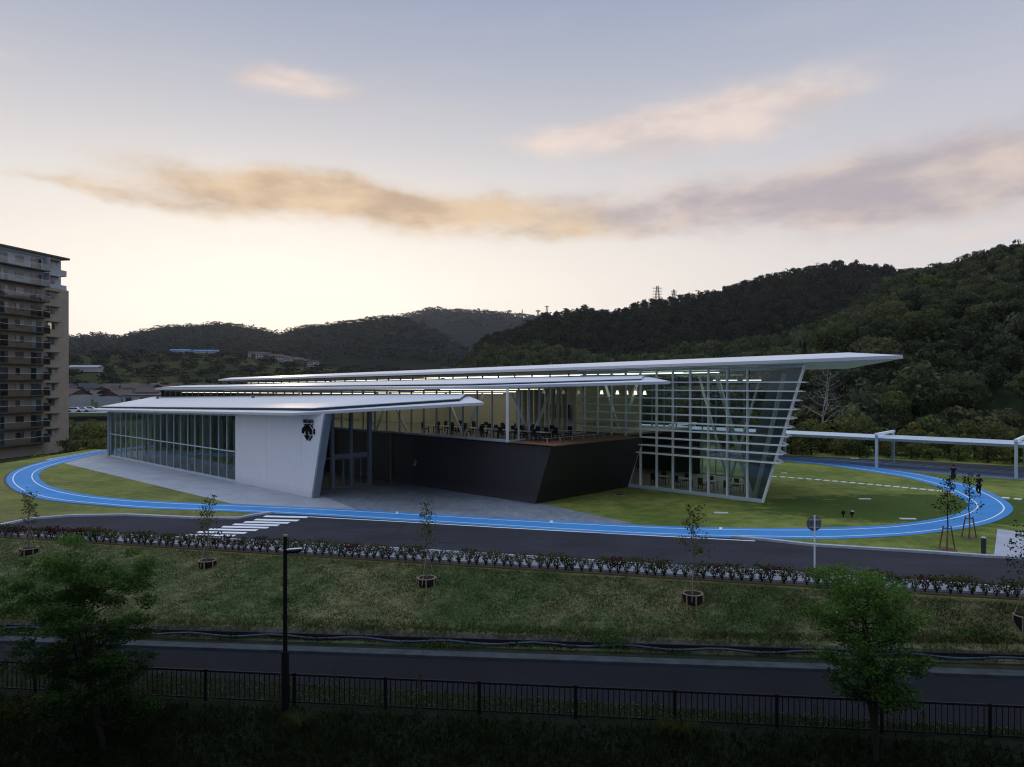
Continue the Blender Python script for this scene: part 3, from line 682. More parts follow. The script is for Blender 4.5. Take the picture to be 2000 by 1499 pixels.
# --- volume 3: louvred facade
a_full = [-34.1, -32.5, -30.95, -29.35, -27.75, -26.15, -24.5]
xl = -40.2
tops3 = TOP3
def zt3(a): return lerpz(a, TOP3)
gl3 = part(MB().poly([ab(xl, 52.1, 4.41), ab(-33.85, 52.1, 4.41), ab(-35.35, 52.1, 0), ab(-23.3, 52.1, 0), ab(-20.15, 52.1, zt3(-20.15)), ab(xl, 52.1, zt3(xl))]), 'louvred_facade', 'glass')
for a in a_full: part(MB().bar(ab(a, 52.0, .02), ab(a, 52.0, zt3(a)), .22, .10, up=(U[0], U[1], 0)), 'mullion', 'white_metal', gl3)
for a in (-40.1, -38.6, -37.1, -35.6): part(MB().bar(ab(a, 52.0, 4.42), ab(a, 52.0, zt3(a)), .22, .09, up=(U[0], U[1], 0)), 'mullion', 'pale_frame', gl3)
part(MB().bar(ab(-35.3, 51.98, .12), ab(-23.3, 51.98, .12), .22, .24), 'bottom_rail', 'pale_frame', gl3); part(MB().bar(ab(xl, 52, zt3(xl)-.1), ab(-20.2, 52, zt3(-20.2)-.1), .2, .14), 'top_rail', 'pale_frame', gl3)
part(MB().bar(ab(-23.3, 51.98, 0), ab(-20.15, 51.98, zt3(-20.15)), .16, .2, up=(V[0], V[1], 0)), 'corner_rail', 'white_metal', gl3); part(MB().bar(ab(-35.25, 51.9, 0), ab(-33.8, 51.9, 4.3), .07), 'corner_rail', 'pale_frame', gl3)
def a_end(z): return -23.3+(3.15)*z/10.3
for k in range(10):
    z = 3.10+.66*k; L = -40.15 if z > 4.5 else a_end(z)*0-35.3+1.5*z/4.34+.1
    if k >= 9: L = -31.5
    if k == 8: L = -33.0
    part(MB().box((ab(L, 51.55, z)+ab(a_end(z)+.55, 51.55, z))/2, (a_end(z)+.55-L, .46, .09), U), 'louver', 'white_metal')
# inclined glazed end, swept back
E0, E1 = ab(-23.3, 52.1), ab(-30.5, 64); T0, T1 = ab(-20.15, 52.1, zt3(-20.15)), ab(-27.5, 64, 10.6)
ge = part(MB().poly([E0, E1, T1, T0]), 'end_glazing', 'glass')
for k in range(1, 15): part(MB().bar(E0.lerp(E1, k/14), T0.lerp(T1, k/14), .08, .2), 'mullion', 'grey_frame', ge)
for k in range(10):
    t = (3.1+.66*k)/10.3; p, q = E0.lerp(T0, t), E1.lerp(T1, t); off = Vector((.45, .1, 0))
    part(MB().bar(p+off+(p-q)*.01, q+off, .34, .05), 'end_louver', 'white_metal')
# back wall of volume 3
segface(ab(-42, 64), ab(-30.5, 64), 8, 0.0, 10.4, 'rear_glazing', fm='grey_frame')
part(MB().prism([ab(-112, 63.9, 4.4), ab(-42, 63.9, 4.4), ab(-42, 63.9, 10.3), ab(-112, 63.9, 9.3)], ab(0, .2)), 'interior_wall', 'interior_wall')
part(MB().prism([ab(-112, 52.3, 4.35), ab(-36, 52.3, 4.35), ab(-36, 63.8, 4.35), ab(-112, 63.8, 4.35)], (0, 0, .2)), 'upper_floor', 'interior_floor')
part(MB().prism([ab(-45, 52.3, .02), ab(-23.6, 52.3, .02), ab(-30.6, 63.8, .02), ab(-45, 63.8, .02)], (0, 0, .03)), 'interior_floor', 'interior_floor')
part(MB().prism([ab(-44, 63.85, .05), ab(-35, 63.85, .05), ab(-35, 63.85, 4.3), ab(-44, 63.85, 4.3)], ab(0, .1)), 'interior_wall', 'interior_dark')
# clerestory of volume 3 above roof 2
facade([-111+k*2.3 for k in range(31)]+[-40.3], 52.1, 8.4, TOP3, 'dark_riser', 'clerestory', gm='glass_clear', bottom=False)
# interior of the volumes 2: back wall, ceiling and lights
part(MB().prism([ab(-108, 51.6, 4.4), ab(-41, 51.6, 4.4), ab(-41, 51.6, 8.9), ab(-108, 51.6, 8.3)], ab(0, .15)), 'interior_wall', 'interior_wall')
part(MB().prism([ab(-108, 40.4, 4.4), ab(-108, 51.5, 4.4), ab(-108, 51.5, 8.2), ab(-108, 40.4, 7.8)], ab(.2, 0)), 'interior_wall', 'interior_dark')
cur = MB()
for k in range(9):
    pass
    cur.prism([ab(-41.3-.1*(i % 2), 44.2+k*.75+i*.07, 4.42) for i in range(7)]+[ab(-41.15-.1*(i % 2), 44.2+k*.75+i*.07, 4.42) for i in range(6, -1, -1)], (0, 0, 4.0))
part(cur, 'curtain', 'curtain')
for a0, a1, b, z0, z1 in ((-103, -78, 41.5, 7.65, 7.8), (-77, -58, 41.5, 7.8, 7.95), (-57, -40.5, 41.6, 8.0, 8.12), (-57, -43, 46, 8.1, 8.2), (-75, -60, 46, 8.0, 8.1), (-100, -80, 46, 7.9, 8.0), (-57, -43, 49.5, 8.3, 8.4), (-80, -60, 49.5, 8.2, 8.3), (-108, -85, 53.6, 8.95, 9.15), (-84, -62, 53.6, 9.2, 9.45), (-61, -42, 53.6, 9.5, 9.7), (-41, -31, 53.6, 9.75, 9.85), (-41, -30, 58, 9.8, 9.9), (-70, -45, 58, 9.6, 9.8), (-28.6, -26.6, 54.5, 9.2, 9.2), (-26.0, -24.6, 54.5, 9.2, 9.2)):
    part(MB().bar(ab(a0, b, z0), ab(a1, b, z1), .30, .05), 'ceiling_light', 'lamp_strip_cool' if b > 52 and a0 > -62 else 'lamp_strip')
for a, b in ((-39.2, 53.4), (-37.6, 53.6), (-36.8, 53.9), (-35.6, 53.5), (-34.9, 53.9)):
    z = 7.95
    pl = MB(); c0 = ab(a, b, z)
    for z0, r0, z1, r1 in ((0, .28, .42, .12),):
        pl.tube([c0, c0+Vector((0, 0, .34))], [.17, .08], 12)
    pn = part(pl, 'pendant_lamp', 'lamp_shade_lit'); part(MB().bar(c0+Vector((0, 0, .34)), c0+Vector((0, 0, .75)), .02), 'cable', 'black_paint', pn)
# white diagonal braces
def brace(p, q, r=.15): part(MB().tube([p, q], r, 10), 'brace', 'white_metal', smooth=True)
brace(ab(-24.6, 53.0, .05), ab(-27.9, 53.6, 9.7), .17); brace(ab(-24.4, 53.0, .05), ab(-22.3, 53.6, 9.7), .17)
for ac, bb, sp_, z0 in ((-30.5, 61, 3.0, .05), (-37.5, 54, 2.0, 4.45)): brace(ab(ac-.1, bb, z0), ab(ac-sp_, bb, 9.6), .12); brace(ab(ac+.1, bb, z0), ab(ac+sp_, bb, 9.6), .12)
for ac, bb in ((-39.9, 44.5), (-44.6, 41.2), (-57, 41.2), (-69, 41.2)):
    du = (0, 2.4) if ac == -39.9 else (2.3, 0)
    brace(ab(ac, bb, 4.42), ab(ac-du[0], bb-du[1]-.0, 8.1), .11); brace(ab(ac, bb, 4.42), ab(ac+du[0], bb+du[1], 8.1), .11)
brace(ab(-52.0, 41.0, 4.6), ab(-54.6, 41.0, 8.0), .12)
# roofs
def roof(name, FL, FK, TP, BR, BL, th, step=True, m2='roof_metal_shaded', inset=1.5, lift=.2):
    """lower slab with a swept tip, and an upper sheet set back from the edge above a dark riser; all points (a, b, ztop)"""
    P = [ab(*q) for q in (FL, FK, TP, BR, BL)]
    mb = MB(); n = 5; mb.v = [tuple(p) for p in P]+[tuple(p-Vector((0, 0, th))) for p in P]
    ctr = None
    mb.f = [(0, 1, 3, 4), (1, 2, 3), (5+4, 5+3, 5+1, 5), (5+3, 5+2, 5+1)]+[(i, (i+1) % 5+0, (i+1) % 5+5, i+5) for i in range(5)]
    r = part(mb, name, ['roof_metal', m2, 'soffit'])
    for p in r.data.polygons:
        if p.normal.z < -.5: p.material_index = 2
        elif abs(p.normal.z) <= .5: p.material_index = 1
        elif len(p.vertices) == 3: p.material_index = 1
    if step:
        def ins(A, Bq, Cq, d):   # move corner A inwards
            return A
        f = lambda p, q, t: p.lerp(q, t)
        depth = (P[4]-P[0]).length; t = inset/depth*1.05
        a_ = f(P[0], P[4], t)+(P[1]-P[0]).normalized()*.6; k_ = f(P[1], P[3], inset/(P[3]-P[1]).length*1.1)+(P[0]-P[1]).normalized()*.2
        tt = f(P[2], P[3], .28)+(P[1]-P[2]).normalized()*1.6
        Q = [a_, k_, tt, P[3]+(P[2]-P[3])*.12+(P[4]-P[3]).normalized()*.4, P[4]+(P[3]-P[4]).normalized()*.3]
        up_ = Vector((0, 0, lift)); W = [p+up_ for p in Q]; L_ = [p-Vector((0, 0, .02)) for p in Q]
        # ridge vertex of the folded right-hand facet
        W[1] = W[1]+Vector((0, 0, .03))
        mb = MB(); mb.v = [tuple(p) for p in W]; fold = f(W[1], W[3], .25)+(W[0]-W[1]).normalized()*1.2+Vector((0, 0, .10)); fold2 = f(W[3], W[4], .12)+Vector((0, 0, .05))
        mb.v += [tuple(fold), tuple(fold2)]
        mb.f = [(0, 1, 5), (0, 5, 6, 4), (1, 2, 5), (2, 3, 6, 5)]
        u_ = part(mb, 'upper_sheet', ['roof_metal', m2], r)
        for p in u_.data.polygons:
            if p.normal.z < 0: p.flip()
        for i in (2, 3): u_.data.polygons[i].material_index = 1
        mb = MB()
        for i in range(4): mb.poly([L_[i], L_[(i+1)], W[(i+1)]-Vector((0, 0, .03)), W[i]-Vector((0, 0, .03))])
        part(mb, 'riser', 'dark_riser', r)
        mb = MB()
        for i in range(3): mb.bar(W[i]-Vector((0, 0, .02)), W[i+1]-Vector((0, 0, .02)), .06, .05)
        part(mb, 'sheet_edge', 'pale_frame', r)
    return r
r1 = roof('roof', (-100, 29, 5.66), (-51.1, 29, 6.62), (-35.1, 34.3, 7.66), (-42.7, 39.85, 7.95), (-109.6, 39.85, 6.75), .2)
r2 = roof('roof', (-105.7, 38.7, 8.2), (-43.2, 38.7, 8.68), (-26.4, 44, 9.1), (-33.5, 51.85, 9.55), (-130, 51.85, 8.35), .2, lift=.12)
r3 = roof('roof', (-111.9, 50.5, 9.50), (-21.4, 50.5, 10.62), (-14.0, 53, 10.85), (-19.3, 58.5, 11.35), (-132, 62, 9.95), .24, step=False)
# tapering soffit of the top roof
part(MB().prism([ab(-40, 50.9, 10.05), ab(-21.4, 50.9, 10.33), ab(-14.3, 53.1, 10.58), ab(-20.5, 62, 10.15), ab(-40, 64.2, 10.0)], (0, 0, .06)), 'soffit', 'white_metal', r3)
part(MB().prism([ab(-19.3, 58.4, 11.3), ab(-132, 61.9, 9.9), ab(-132, 64.3, 9.3), ab(-21, 64.3, 10.4)], (0, 0, .03)), 'roof_back', 'roof_metal', r3)
for a in (-101.5, -74.5):
    c0 = ab(a, 37.5, lerpz(a, [(-109, 6.75), (-43, 7.85)])-.05)
    part(MB().tube([c0, c0+Vector((0, 0, .28)), c0+Vector((0, 0, .34))], [.16, .16, .30], 12), 'roof_vent', 'grey_frame')
# small sign on black wall
sg = MB(); q = on_b(811.5, 902, 39.74); sg.box(q, (.32, .05, .24), U); sg2 = MB().box(on_b(810, 908, 39.74), (.2, .06, .18), U)
s_ = part(sg, 'wall_plate', 'grey_frame', blk); part(sg2, 'intercom', 'pale_frame', blk)

# furniture inside
def tbl():
    t = empty('work_table', (0, 0, 0), 'pale topped meeting table in the lit upper room behind the glass', 'table', 'tables in the upper room')
    for n_, m_, bx in (('table_top', 'table_top', [((0, 0, .72), (1.6, .7, .04))]),
                       ('leg', 'black_furniture', [((x, y, .35), (.05, .05, .7)) for x in (-.7, .7) for y in (-.28, .28)])):
        for c_, s_ in bx:
            o = MB().box(c_, s_).build(n_, m_); o.parent = t
    return t
def chr_():
    t = empty('office_chair', (0, 0, 0), 'black meeting chair standing by the tables in the upper room', 'chair', 'chairs in the upper room')
    for n_, bx in (('seat', ((0, 0, .45), (.46, .46, .07))), ('backrest', ((0, .22, .78), (.44, .05, .5)))):
        MB().box(*bx).build(n_, 'black_furniture').parent = t
    for x in (-.2, .2):
        for y in (-.2, .2): MB().box((x, y, .21), (.03, .03, .42)).build('leg', 'black_furniture').parent = t
    return t
T0_, C0_ = tbl(), chr_(); rz = math.atan2(U[1], U[0]); first = True
rr = random.Random(3)
for r in range(2):
    for k in range(8):
        p = ab(-50.5+k*1.9, 42.6+r*2.6, 4.385)
        rn = ('front', 'back')[r]
        if first: T0_.location = p; T0_.rotation_euler = (0, 0, rz); T0_['label'] = 'pale table in the upper room, front row, first from the left'
        else: copy_thing(T0_, p, rz, 1., 'pale table in the upper room, '+rn+' row, '+ORD[k]+' from the left')
        for s in (-1, 1):
            q = ab(-50.5+k*1.9+rr.uniform(-.2, .2), 42.6+r*2.6+s*.65, 4.385)
            lb = 'black chair '+('before' if s < 0 else 'behind')+' the '+ORD[k]+' table from the left, '+rn+' row, upper room'
            if first and s < 0: C0_.location = q; C0_.rotation_euler = (0, 0, rz+math.pi); C0_['label'] = lb
            else: copy_thing(C0_, q, rz+(math.pi if s < 0 else 0), 1., lb)
        first = False
for k in range(4):
    copy_thing(T0_, ab(-34+k*2.3, 55, .055), rz, label='pale table on the ground floor behind louvred glass, '+ORD[k]+' from the left').__setitem__('group', 'ground floor tables')
    for s in (-1, 1): copy_thing(C0_, ab(-34.2+k*2.3, 55+s*.7, .055), rz+(math.pi if s < 0 else 0), label='black chair '+('before' if s < 0 else 'behind')+' the '+ORD[k]+' ground floor table from the left').__setitem__('group', 'ground floor chairs')
for k, px in enumerate((1052, 1066)):
    s_ = empty('wall_screen', ab(-43.2+k*1.3, 51.3, 6.3), ('left' if k == 0 else 'right')+' one of two dark screens on the back wall of the upper room', 'screen')
    part(MB().box(ab(-43.2+k*1.3, 51.35, 6.3), (1.1, .08, 1.3), U), 'panel', 'black_paint', s_); part(MB().box(ab(-43.2+k*1.3, 51.4, 5.0), (.1, .1, 1.25), U), 'stand', 'black_paint', s_)

# ------------------------------------------------------------------ canopy walk on the right
D_ = Vector((.749, -.663, 0)); N_ = Vector((.663, .749, 0)); P1 = Vector((38.36, 75.4, 0))
cn = empty('covered_walkway', P1, 'long low pale grey canopy roof on portal frames along the walkway before the wooded hill', 'canopy')
L0, L1 = -34, 40; cr = MB()
cr.hexa([P1+D_*s+N_*n+Vector((0, 0, z)) for z in (3.0, 3.16) for s, n in ((L0, .2), (L1, .2), (L1, 6.2), (L0, 6.2))])
rf = part(cr, 'roof_panel', 'pale_frame', cn)
part(MB().bar(P1+D_*L0+N_*.12+Vector((0, 0, 3.05)), P1+D_*L1+N_*.12+Vector((0, 0, 3.05)), .14, .26), 'gutter', 'grey_frame', rf)
for s in (-24.2, -12.1, 0, 12.07, 24.1):
    for n in (0, 6.5): part(MB().box(P1+D_*s+N_*n+Vector((0, 0, 1.72)), (.26, .24, 3.44), (D_.x, D_.y)), 'post', 'pale_frame', cn)
    part(MB().bar(P1+D_*s-N_*.3+Vector((0, 0, 3.56)), P1+D_*s+N_*6.8+Vector((0, 0, 3.56)), .3, .24), 'beam', 'white_metal', cn)

# ------------------------------------------------------------------ lawn things
st = [(1511+(1836-1511)*(k/19)**1.0, 932+(960.5-932)*(k/19)**1.12) for k in range(20)]+[(1856, 963.5), (1964, 974), (1988, 976), (2012, 978.5)]
dst = (gp(*st[10])-gp(*st[9])).normalized()
for k, (px, py) in enumerate(st):
    wh = 'grass right of the blue track' if k > 20 else 'lawn inside the blue track'
    o = MB().box(gp(px, py)+Vector((0, 0, .02)), (.48, .66, .07), (dst.x, dst.y)).build('stepping_stone', 'stone_slab')
    tag(o, ('white stepping stone on the lawn, '+ORD[k]+' right of the glass end wall') if k < 21 else 'white stepping stone on the grass, '+ORD[k-21]+' right of the track bend', 'stepping stone', 'stepping stones on the '+wh)
for (px, py, ln, lb) in ((1532, 925.5, .55, 'short white ground slab just right of the glass end wall'), (1689, 976, .85, 'white slab strip lying in the middle of the dark lawn patch'), (1773, 1015, 1.0, 'white slab strip on the lawn just above the inner track edge'), (1408, 1003, .95, 'white slab strip on the lawn below the louvred glass facade'), (1669, 896.5, .95, 'small white slab on the service road behind the walkway')):
    p = gp(px, py); tag(MB().box(p+Vector((0, 0, .03)), (ln, .28, .08), (1, -.1)).build('ground_slab', 'stone_slab'), lb, 'slab')
p = gp(1210, 967.5); mh = empty('manhole', p, 'dark oval manhole cover in the lawn in front of the black wall corner', 'manhole cover')
part(MB().tube([p+Vector((0, 0, .0)), p+Vector((0, 0, .035))], .42, 20), 'rim', 'concrete', mh); part(MB().tube([p+Vector((0, 0, .036)), p+Vector((0, 0, .05))], .33, 20), 'cover', 'black_paint', mh)
for (px, py, s) in ((1647, 1010, 'left'), (1664, 1011, 'right')):
    p = gp(px, py); f_ = empty('ground_floodlight', p, s+'most of the two small black floodlights on the lawn inside the track', 'floodlight')
    part(MB().box(p+Vector((0, 0, .12)), (.06, .06, .24)), 'bracket', 'black_paint', f_); part(MB().bar(p+Vector((-.07, -.04, .24)), p+Vector((.08, .05, .34)), .17, .16), 'housing', 'black_paint', f_)
    if s == 'right': part(MB().box(p+Vector((.03, -.03, .42)), (.16, .14, .03)), 'hood', 'white_metal', f_)
p = gp(1921, 1084); bo = empty('bollard', p, 'dark grey bollard light on the grass left of the paved square', 'bollard')
part(MB().box(p+Vector((0, 0, .03)), (.26, .26, .06)), 'base', 'kerb_concrete', bo); part(MB().tube([p+Vector((0, 0, .06)), p+Vector((0, 0, .88))], .12, 16), 'post', 'bollard_grey', bo, smooth=False); part(MB().tube([p+Vector((0, 0, .881)), p+Vector((0, 0, .93))], [.125, .11], 16), 'cap', 'pale_frame', bo)
for px, py in ((1617, 957), (590, 1000), (185, 984), (1030+441, 1050), (500, 1000), (38, 931)): pass

# round road sign seen from behind
p = gp(1591, 1139); p.z = .1; H = 2.93
sn = empty('round_road_sign', p, 'round road sign on a pale pole seen from its grey back', 'sign')
part(MB().tube([p, p+Vector((0, 0, H))], .036, 12), 'pole', 'white_metal', sn)
dc = MB(); c0 = p+Vector((0, .06, H-.37))
dc.tube([c0, c0+Vector((0, .012, 0))], .34, 32); di = part(dc, 'disc', 'sign_back', sn)
for z in (.17, -.17): part(MB().box(c0+Vector((0, -.03, z)), (.46, .03, .05)), 'bracket', 'galvanised', di)

# lamp post
p = hit(557, 1386); top = CZ-(1048-HY)/F*p.y
lp = empty('street_lamp', p, 'tall black street lamp with one leaf-shaped arm in front of the fence', 'street lamp')
part(MB().tube([p, p+Vector((0, 0, 1.95))], .125, 14), 'base_sleeve', 'black_paint', lp); part(MB().tube([p+Vector((0, 0, 1.95)), Vector((p.x, p.y, top))], [.075, .065], 14), 'pole', 'black_paint', lp)
part(MB().tube([Vector((p.x, p.y, top)), Vector((p.x, p.y, top+.05))], .075, 14), 'cap', 'stake_wood', lp)
hz = CZ-(1078-HY)/F*p.y; hd = MB()
secs = [(0.06, .05, .05), (.15, .12, .09), (.32, .16, .11), (.48, .12, .08), (.60, .02, .02)]
for i, (x, wy, hz_) in enumerate(secs):
    k = len(hd.v)
    for j in range(12):
        t = 2*math.pi*j/12; hd.v.append((p.x+x, p.y+wy*math.cos(t), hz+.02+x*.08+(hz_*math.sin(t) if math.sin(t) < 0 else hz_*.35*math.sin(t))))
    if i: [hd.f.append((k-12+j, k-12+(j+1) % 12, k+(j+1) % 12, k+j)) for j in range(12)]
hd.f += [tuple(range(12)), tuple(range(len(hd.v)-12, len(hd.v)))]
lh = part(hd, 'lamp_head', 'black_paint', lp, smooth=True); part(MB().hexa([(p.x+x, p.y+y, hz+.065+x*.08+dz_) for dz_ in (0, .018) for x, y in ((.06, -.07), (.56, -.07), (.56, .07), (.06, .07))]), 'top_cover', 'stone_slab', lh); part(MB().bar((p.x+.05, p.y, hz-.06), (p.x+.2, p.y, hz), .05), 'arm', 'black_paint', lp)

# fence
fx = [-36.3+k*3.2 for k in range(25)]
fn_ = empty('metal_fence', (0, l_fence(0), -2.1), 'long black vertical bar fence along the near side of the lower path', 'fence')
FP = [Vector((x, l_fence(x), g(x, l_fence(x)-.3)+.02)) for x in fx]
for i, q in enumerate(FP): part(MB().bar(q-Vector((0, 0, .3)), q+Vector((0, 0, 1.12)), .085), 'post', 'black_paint', fn_)
for q0, q1 in zip(FP, FP[1:]):
    m_ = MB(); n = 18
    for k in range(1, n): s = q0.lerp(q1, k/n); m_.bar(s+Vector((0, 0, .12)), s+Vector((0, 0, 1.02)), .022)
    m_.bar(q0+Vector((0, 0, .11)), q1+Vector((0, 0, .11)), .045); bp = part(m_, 'bar_panel', 'black_paint', fn_)
    part(MB().bar(q0+Vector((0, 0, 1.05)), q1+Vector((0, 0, 1.05)), .065), 'top_rail', 'black_paint', fn_)
# black strip added for the shadow behind the pipe, along the foot of the bank
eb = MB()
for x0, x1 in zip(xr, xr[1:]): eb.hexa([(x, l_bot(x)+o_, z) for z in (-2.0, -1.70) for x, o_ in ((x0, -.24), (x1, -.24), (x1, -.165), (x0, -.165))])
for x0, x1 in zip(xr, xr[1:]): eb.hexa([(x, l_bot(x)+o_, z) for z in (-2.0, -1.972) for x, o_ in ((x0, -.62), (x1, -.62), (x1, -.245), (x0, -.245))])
tag(eb.build('shadow_strip', 'root_wrap'), 'thin black shadow strip added along the foot of the grass bank behind the pipe', 'shadow strip')
# blue pipe
xp = np.arange(-60, 60, .7); rngp = np.random.default_rng(1)
pts = [(x, l_bot(x)-.38+.06*math.sin(x*.55)+.03*math.sin(x*1.7), -1.80+.05*math.sin(x*1.7)) for x in xp]
tag(MB().tube(pts, .055, 8).build('drain_pipe', 'blue_pipe', smooth=True), 'long thin blue-grey pipe lying along the foot of the grass bank', 'pipe')

# ------------------------------------------------------------------ vegetation
def branch_tree(rng, H, spread, trunk_r, stems=1, base=.25, n1=10, droop=0., shape=None):
    """returns (tube list, tip list)"""
    tubes, tips = [], []
    for s in range(stems):
        th0 = rng.uniform(0, 6.28); lean = rng.uniform(.05, .16)*(stems > 1)*H
        P = [np.array([0, 0, 0.])]; K = 6
        for k in range(1, K+1):
            t = k/K; P.append(np.array([math.cos(th0)*lean*t**1.3+rng.normal()*.02*H*t, math.sin(th0)*lean*t**1.3+rng.normal()*.02*H*t, H*.93*t]))
        R_ = [trunk_r*(1-.85*k/K)/(stems**.5) for k in range(K+1)]; tubes.append((P, R_))
        for i in range(n1):
            t = base+(1-base)*(i+rng.random())/n1; k = min(K-1, int(t*K)); f = t*K-k; p = P[k]*(1-f)+P[k+1]*f
            th = i*2.4+rng.uniform(-.4, .4); L_ = spread*(1-.55*abs(t-.45))*rng.uniform(.7, 1.1)*(1.05-t*.5)
            L_ = L_*shape(t) if shape else L_; e = np.array([math.cos(th)*L_, math.sin(th)*L_, L_*rng.uniform(.35, .9)-droop*L_]); mid = p+e*.5+np.array([0, 0, -.06*L_])+rng.normal(size=3)*.05*L_
            r = trunk_r*.35*(1-t*.6); tubes.append(([p, mid, p+e], [r, r*.6, r*.2])); tips += [p+e, mid]
            for j in range(3):
                q = p+e*rng.uniform(.4, .9); e2 = rng.normal(size=3)*.3*L_; e2[2] = abs(e2[2])*.8; tubes.append(([q, q+e2], [r*.4, r*.12])); tips.append(q+e2)
    return tubes, tips
def tube_obj(tubes, name, m, parent, n=6):
    mb = MB()
    for P, R_ in tubes: mb.tube([Vector(p) for p in P], R_, n, cap=False)
    o = mb.build(name, m, smooth=True, fix=False); o.parent = parent; return o
# two big foreground trees
def big_tree(px, py, H, spread, seed, label, nleaf, stems, base, shape, lean, leaf='tree_leaf'):
    rng = np.random.default_rng(seed); p = hit(px, min(py, 1499)); t = empty('broadleaf_tree', p, label, 'tree')
    tubes, tips = branch_tree(rng, H, spread, .11, stems, base, 16, .35 if lean else 0, shape)
    bend = lambda q: q+np.array([lean*min(1, max(0, q[2])/H*1.6), 0, 0])
    tubes = [([bend(q) for q in P_], R_) for P_, R_ in tubes]; tips = [bend(q) for q in tips]; tube_obj(tubes, 'trunk', 'bark', t)
    tips = np.array(tips); sel = tips[rng.integers(0, len(tips), nleaf)]; d = rng.normal(size=(nleaf, 3)); d /= np.linalg.norm(d, axis=1, keepdims=True)
    C = sel+d*(rng.random(nleaf)**.5)[:, None]*np.array([.42, .42, .22])*H/6.5; nr = rng.normal(size=(nleaf, 3))*.6+np.array([0, 0, 1.0])
    C = C[:]; P = leafquads(rng, C, nr, .058, .42)
    rr_ = np.linalg.norm(C[:, :2], axis=1)/spread
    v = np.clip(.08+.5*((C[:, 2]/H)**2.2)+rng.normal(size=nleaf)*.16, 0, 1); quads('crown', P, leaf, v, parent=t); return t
big_tree(205, 1468, 6.2, 2.35, 11, 'dark broad bushy tree at the lower left in front of the fence', 42000, 3, .14, lambda t: .95 if t < .45 else 1.45, -1.05)
big_tree(1712, 1499, 5.7, 2.1, 8, 'slender green tree with a leafy top at the lower right in front of the fence', 17000, 4, .30, lambda t: .25+1.25*t, 0.1, 'fresh_leaf')

# young trees on the bank, wrapped root balls
def young_tree(px, base_y, top_y, seed, label, kind='bank', nleaf=330, spread=.75, H=None, leaf='young_leaf'):
    rng = np.random.default_rng(seed); p = hit(px, base_y) if kind == 'bank' else gp(px, base_y)
    H = H or (base_y-top_y)/F*p.y; t = empty('young_tree', p, label, 'tree')
    tubes, tips = branch_tree(rng, H, spread, .045, 1, .42, 14, .0)
    tube_obj(tubes, 'trunk', 'pale_bark' if kind == 'bank' else 'bark', t)
    tips = np.array(tips); sel = tips[rng.integers(0, len(tips), nleaf)]; C = sel+rng.normal(size=(nleaf, 3))*.10
    quads('crown', leafquads(rng, C, rng.normal(size=(nleaf, 3)), .062, .6), leaf, rng.random(nleaf), parent=t)
    if kind == 'bank':
        w_ = MB().tube([(0, 0, -.50), (0, 0, .24)], [.40, .44], 14); w_.build('root_wrap', 'root_wrap').parent = t
        for k in range(7):
            a = k*2*math.pi/7+.3; c_, s_ = math.cos(a), math.sin(a); MB().bar((c_*.45, s_*.45, -.62), (c_*.47, s_*.47, .28), .045).build('stake', 'stake_wood').parent = t
        rg = MB(); 
        for k in range(14):
            a, b = k*2*math.pi/14, (k+1)*2*math.pi/14; rg.bar((math.cos(a)*.42, math.sin(a)*.42, .25), (math.cos(b)*.42, math.sin(b)*.42, .25), .07, .03)
        rg.build('ring', 'stake_wood').parent = t
        for a in (.2, 2.9, 4.4): MB().bar((math.cos(a)*.5, math.sin(a)*.5, 0), (math.cos(a)*.08, math.sin(a)*.08, 1.25), .026).build('prop', 'stake_wood').parent = t
        MB().bar((-.2, 0, 1.12), (.2, 0, 1.12), .03).build('cross_bar', 'stake_wood').parent = t
    else:
        for a in (0, 2.1, 4.2): MB().tube([(math.cos(a)*.42, math.sin(a)*.42, 0), (math.cos(a)*.20, math.sin(a)*.20, 1.25)], .035, 8).build('stake', 'red_stake').parent = t
        MB().bar((-.24, 0, 1.15), (.24, 0, 1.15), .05).build('cross_bar', 'red_stake').parent = t
        MB().tube([(0, 0, 0), (0, 0, .03)], [.5, .42], 16).build('soil_ring', 'brown_soil').parent = t
    return t
young_tree(57, 1080, 955, 21, 'small sparse young tree with wrapped root ball on the bank, leftmost by the kerb', spread=.62)
young_tree(405, 1105, 968, 22, 'sparse young tree with wrapped root ball on the bank below the zebra crossing', spread=.66, nleaf=380)
young_tree(833, 1140, 975, 23, 'slim young tree with yellowish leaves and wrapped root ball on the bank mid-road', spread=.62, nleaf=380)
young_tree(1353, 1172, 985, 24, 'largest staked young tree with wide black wrapped root ball on the bank', spread=.85, nleaf=480)
young_tree(2003, 1215, 1035, 25, 'young tree cut by the right edge of the picture on the bank', spread=1.0, nleaf=380, leaf='dark_leaf')
young_tree(1850, 1074, 925, 26, 'young tree held by red-brown stakes on the grass right of the road sign', 'lawn', spread=.85, nleaf=420, leaf='dark_leaf')
young_tree(1893, 1052, 922, 27, 'thin young tree behind the staked one in front of the track bend', 'lawn', spread=.75, nleaf=260, leaf='dark_leaf')

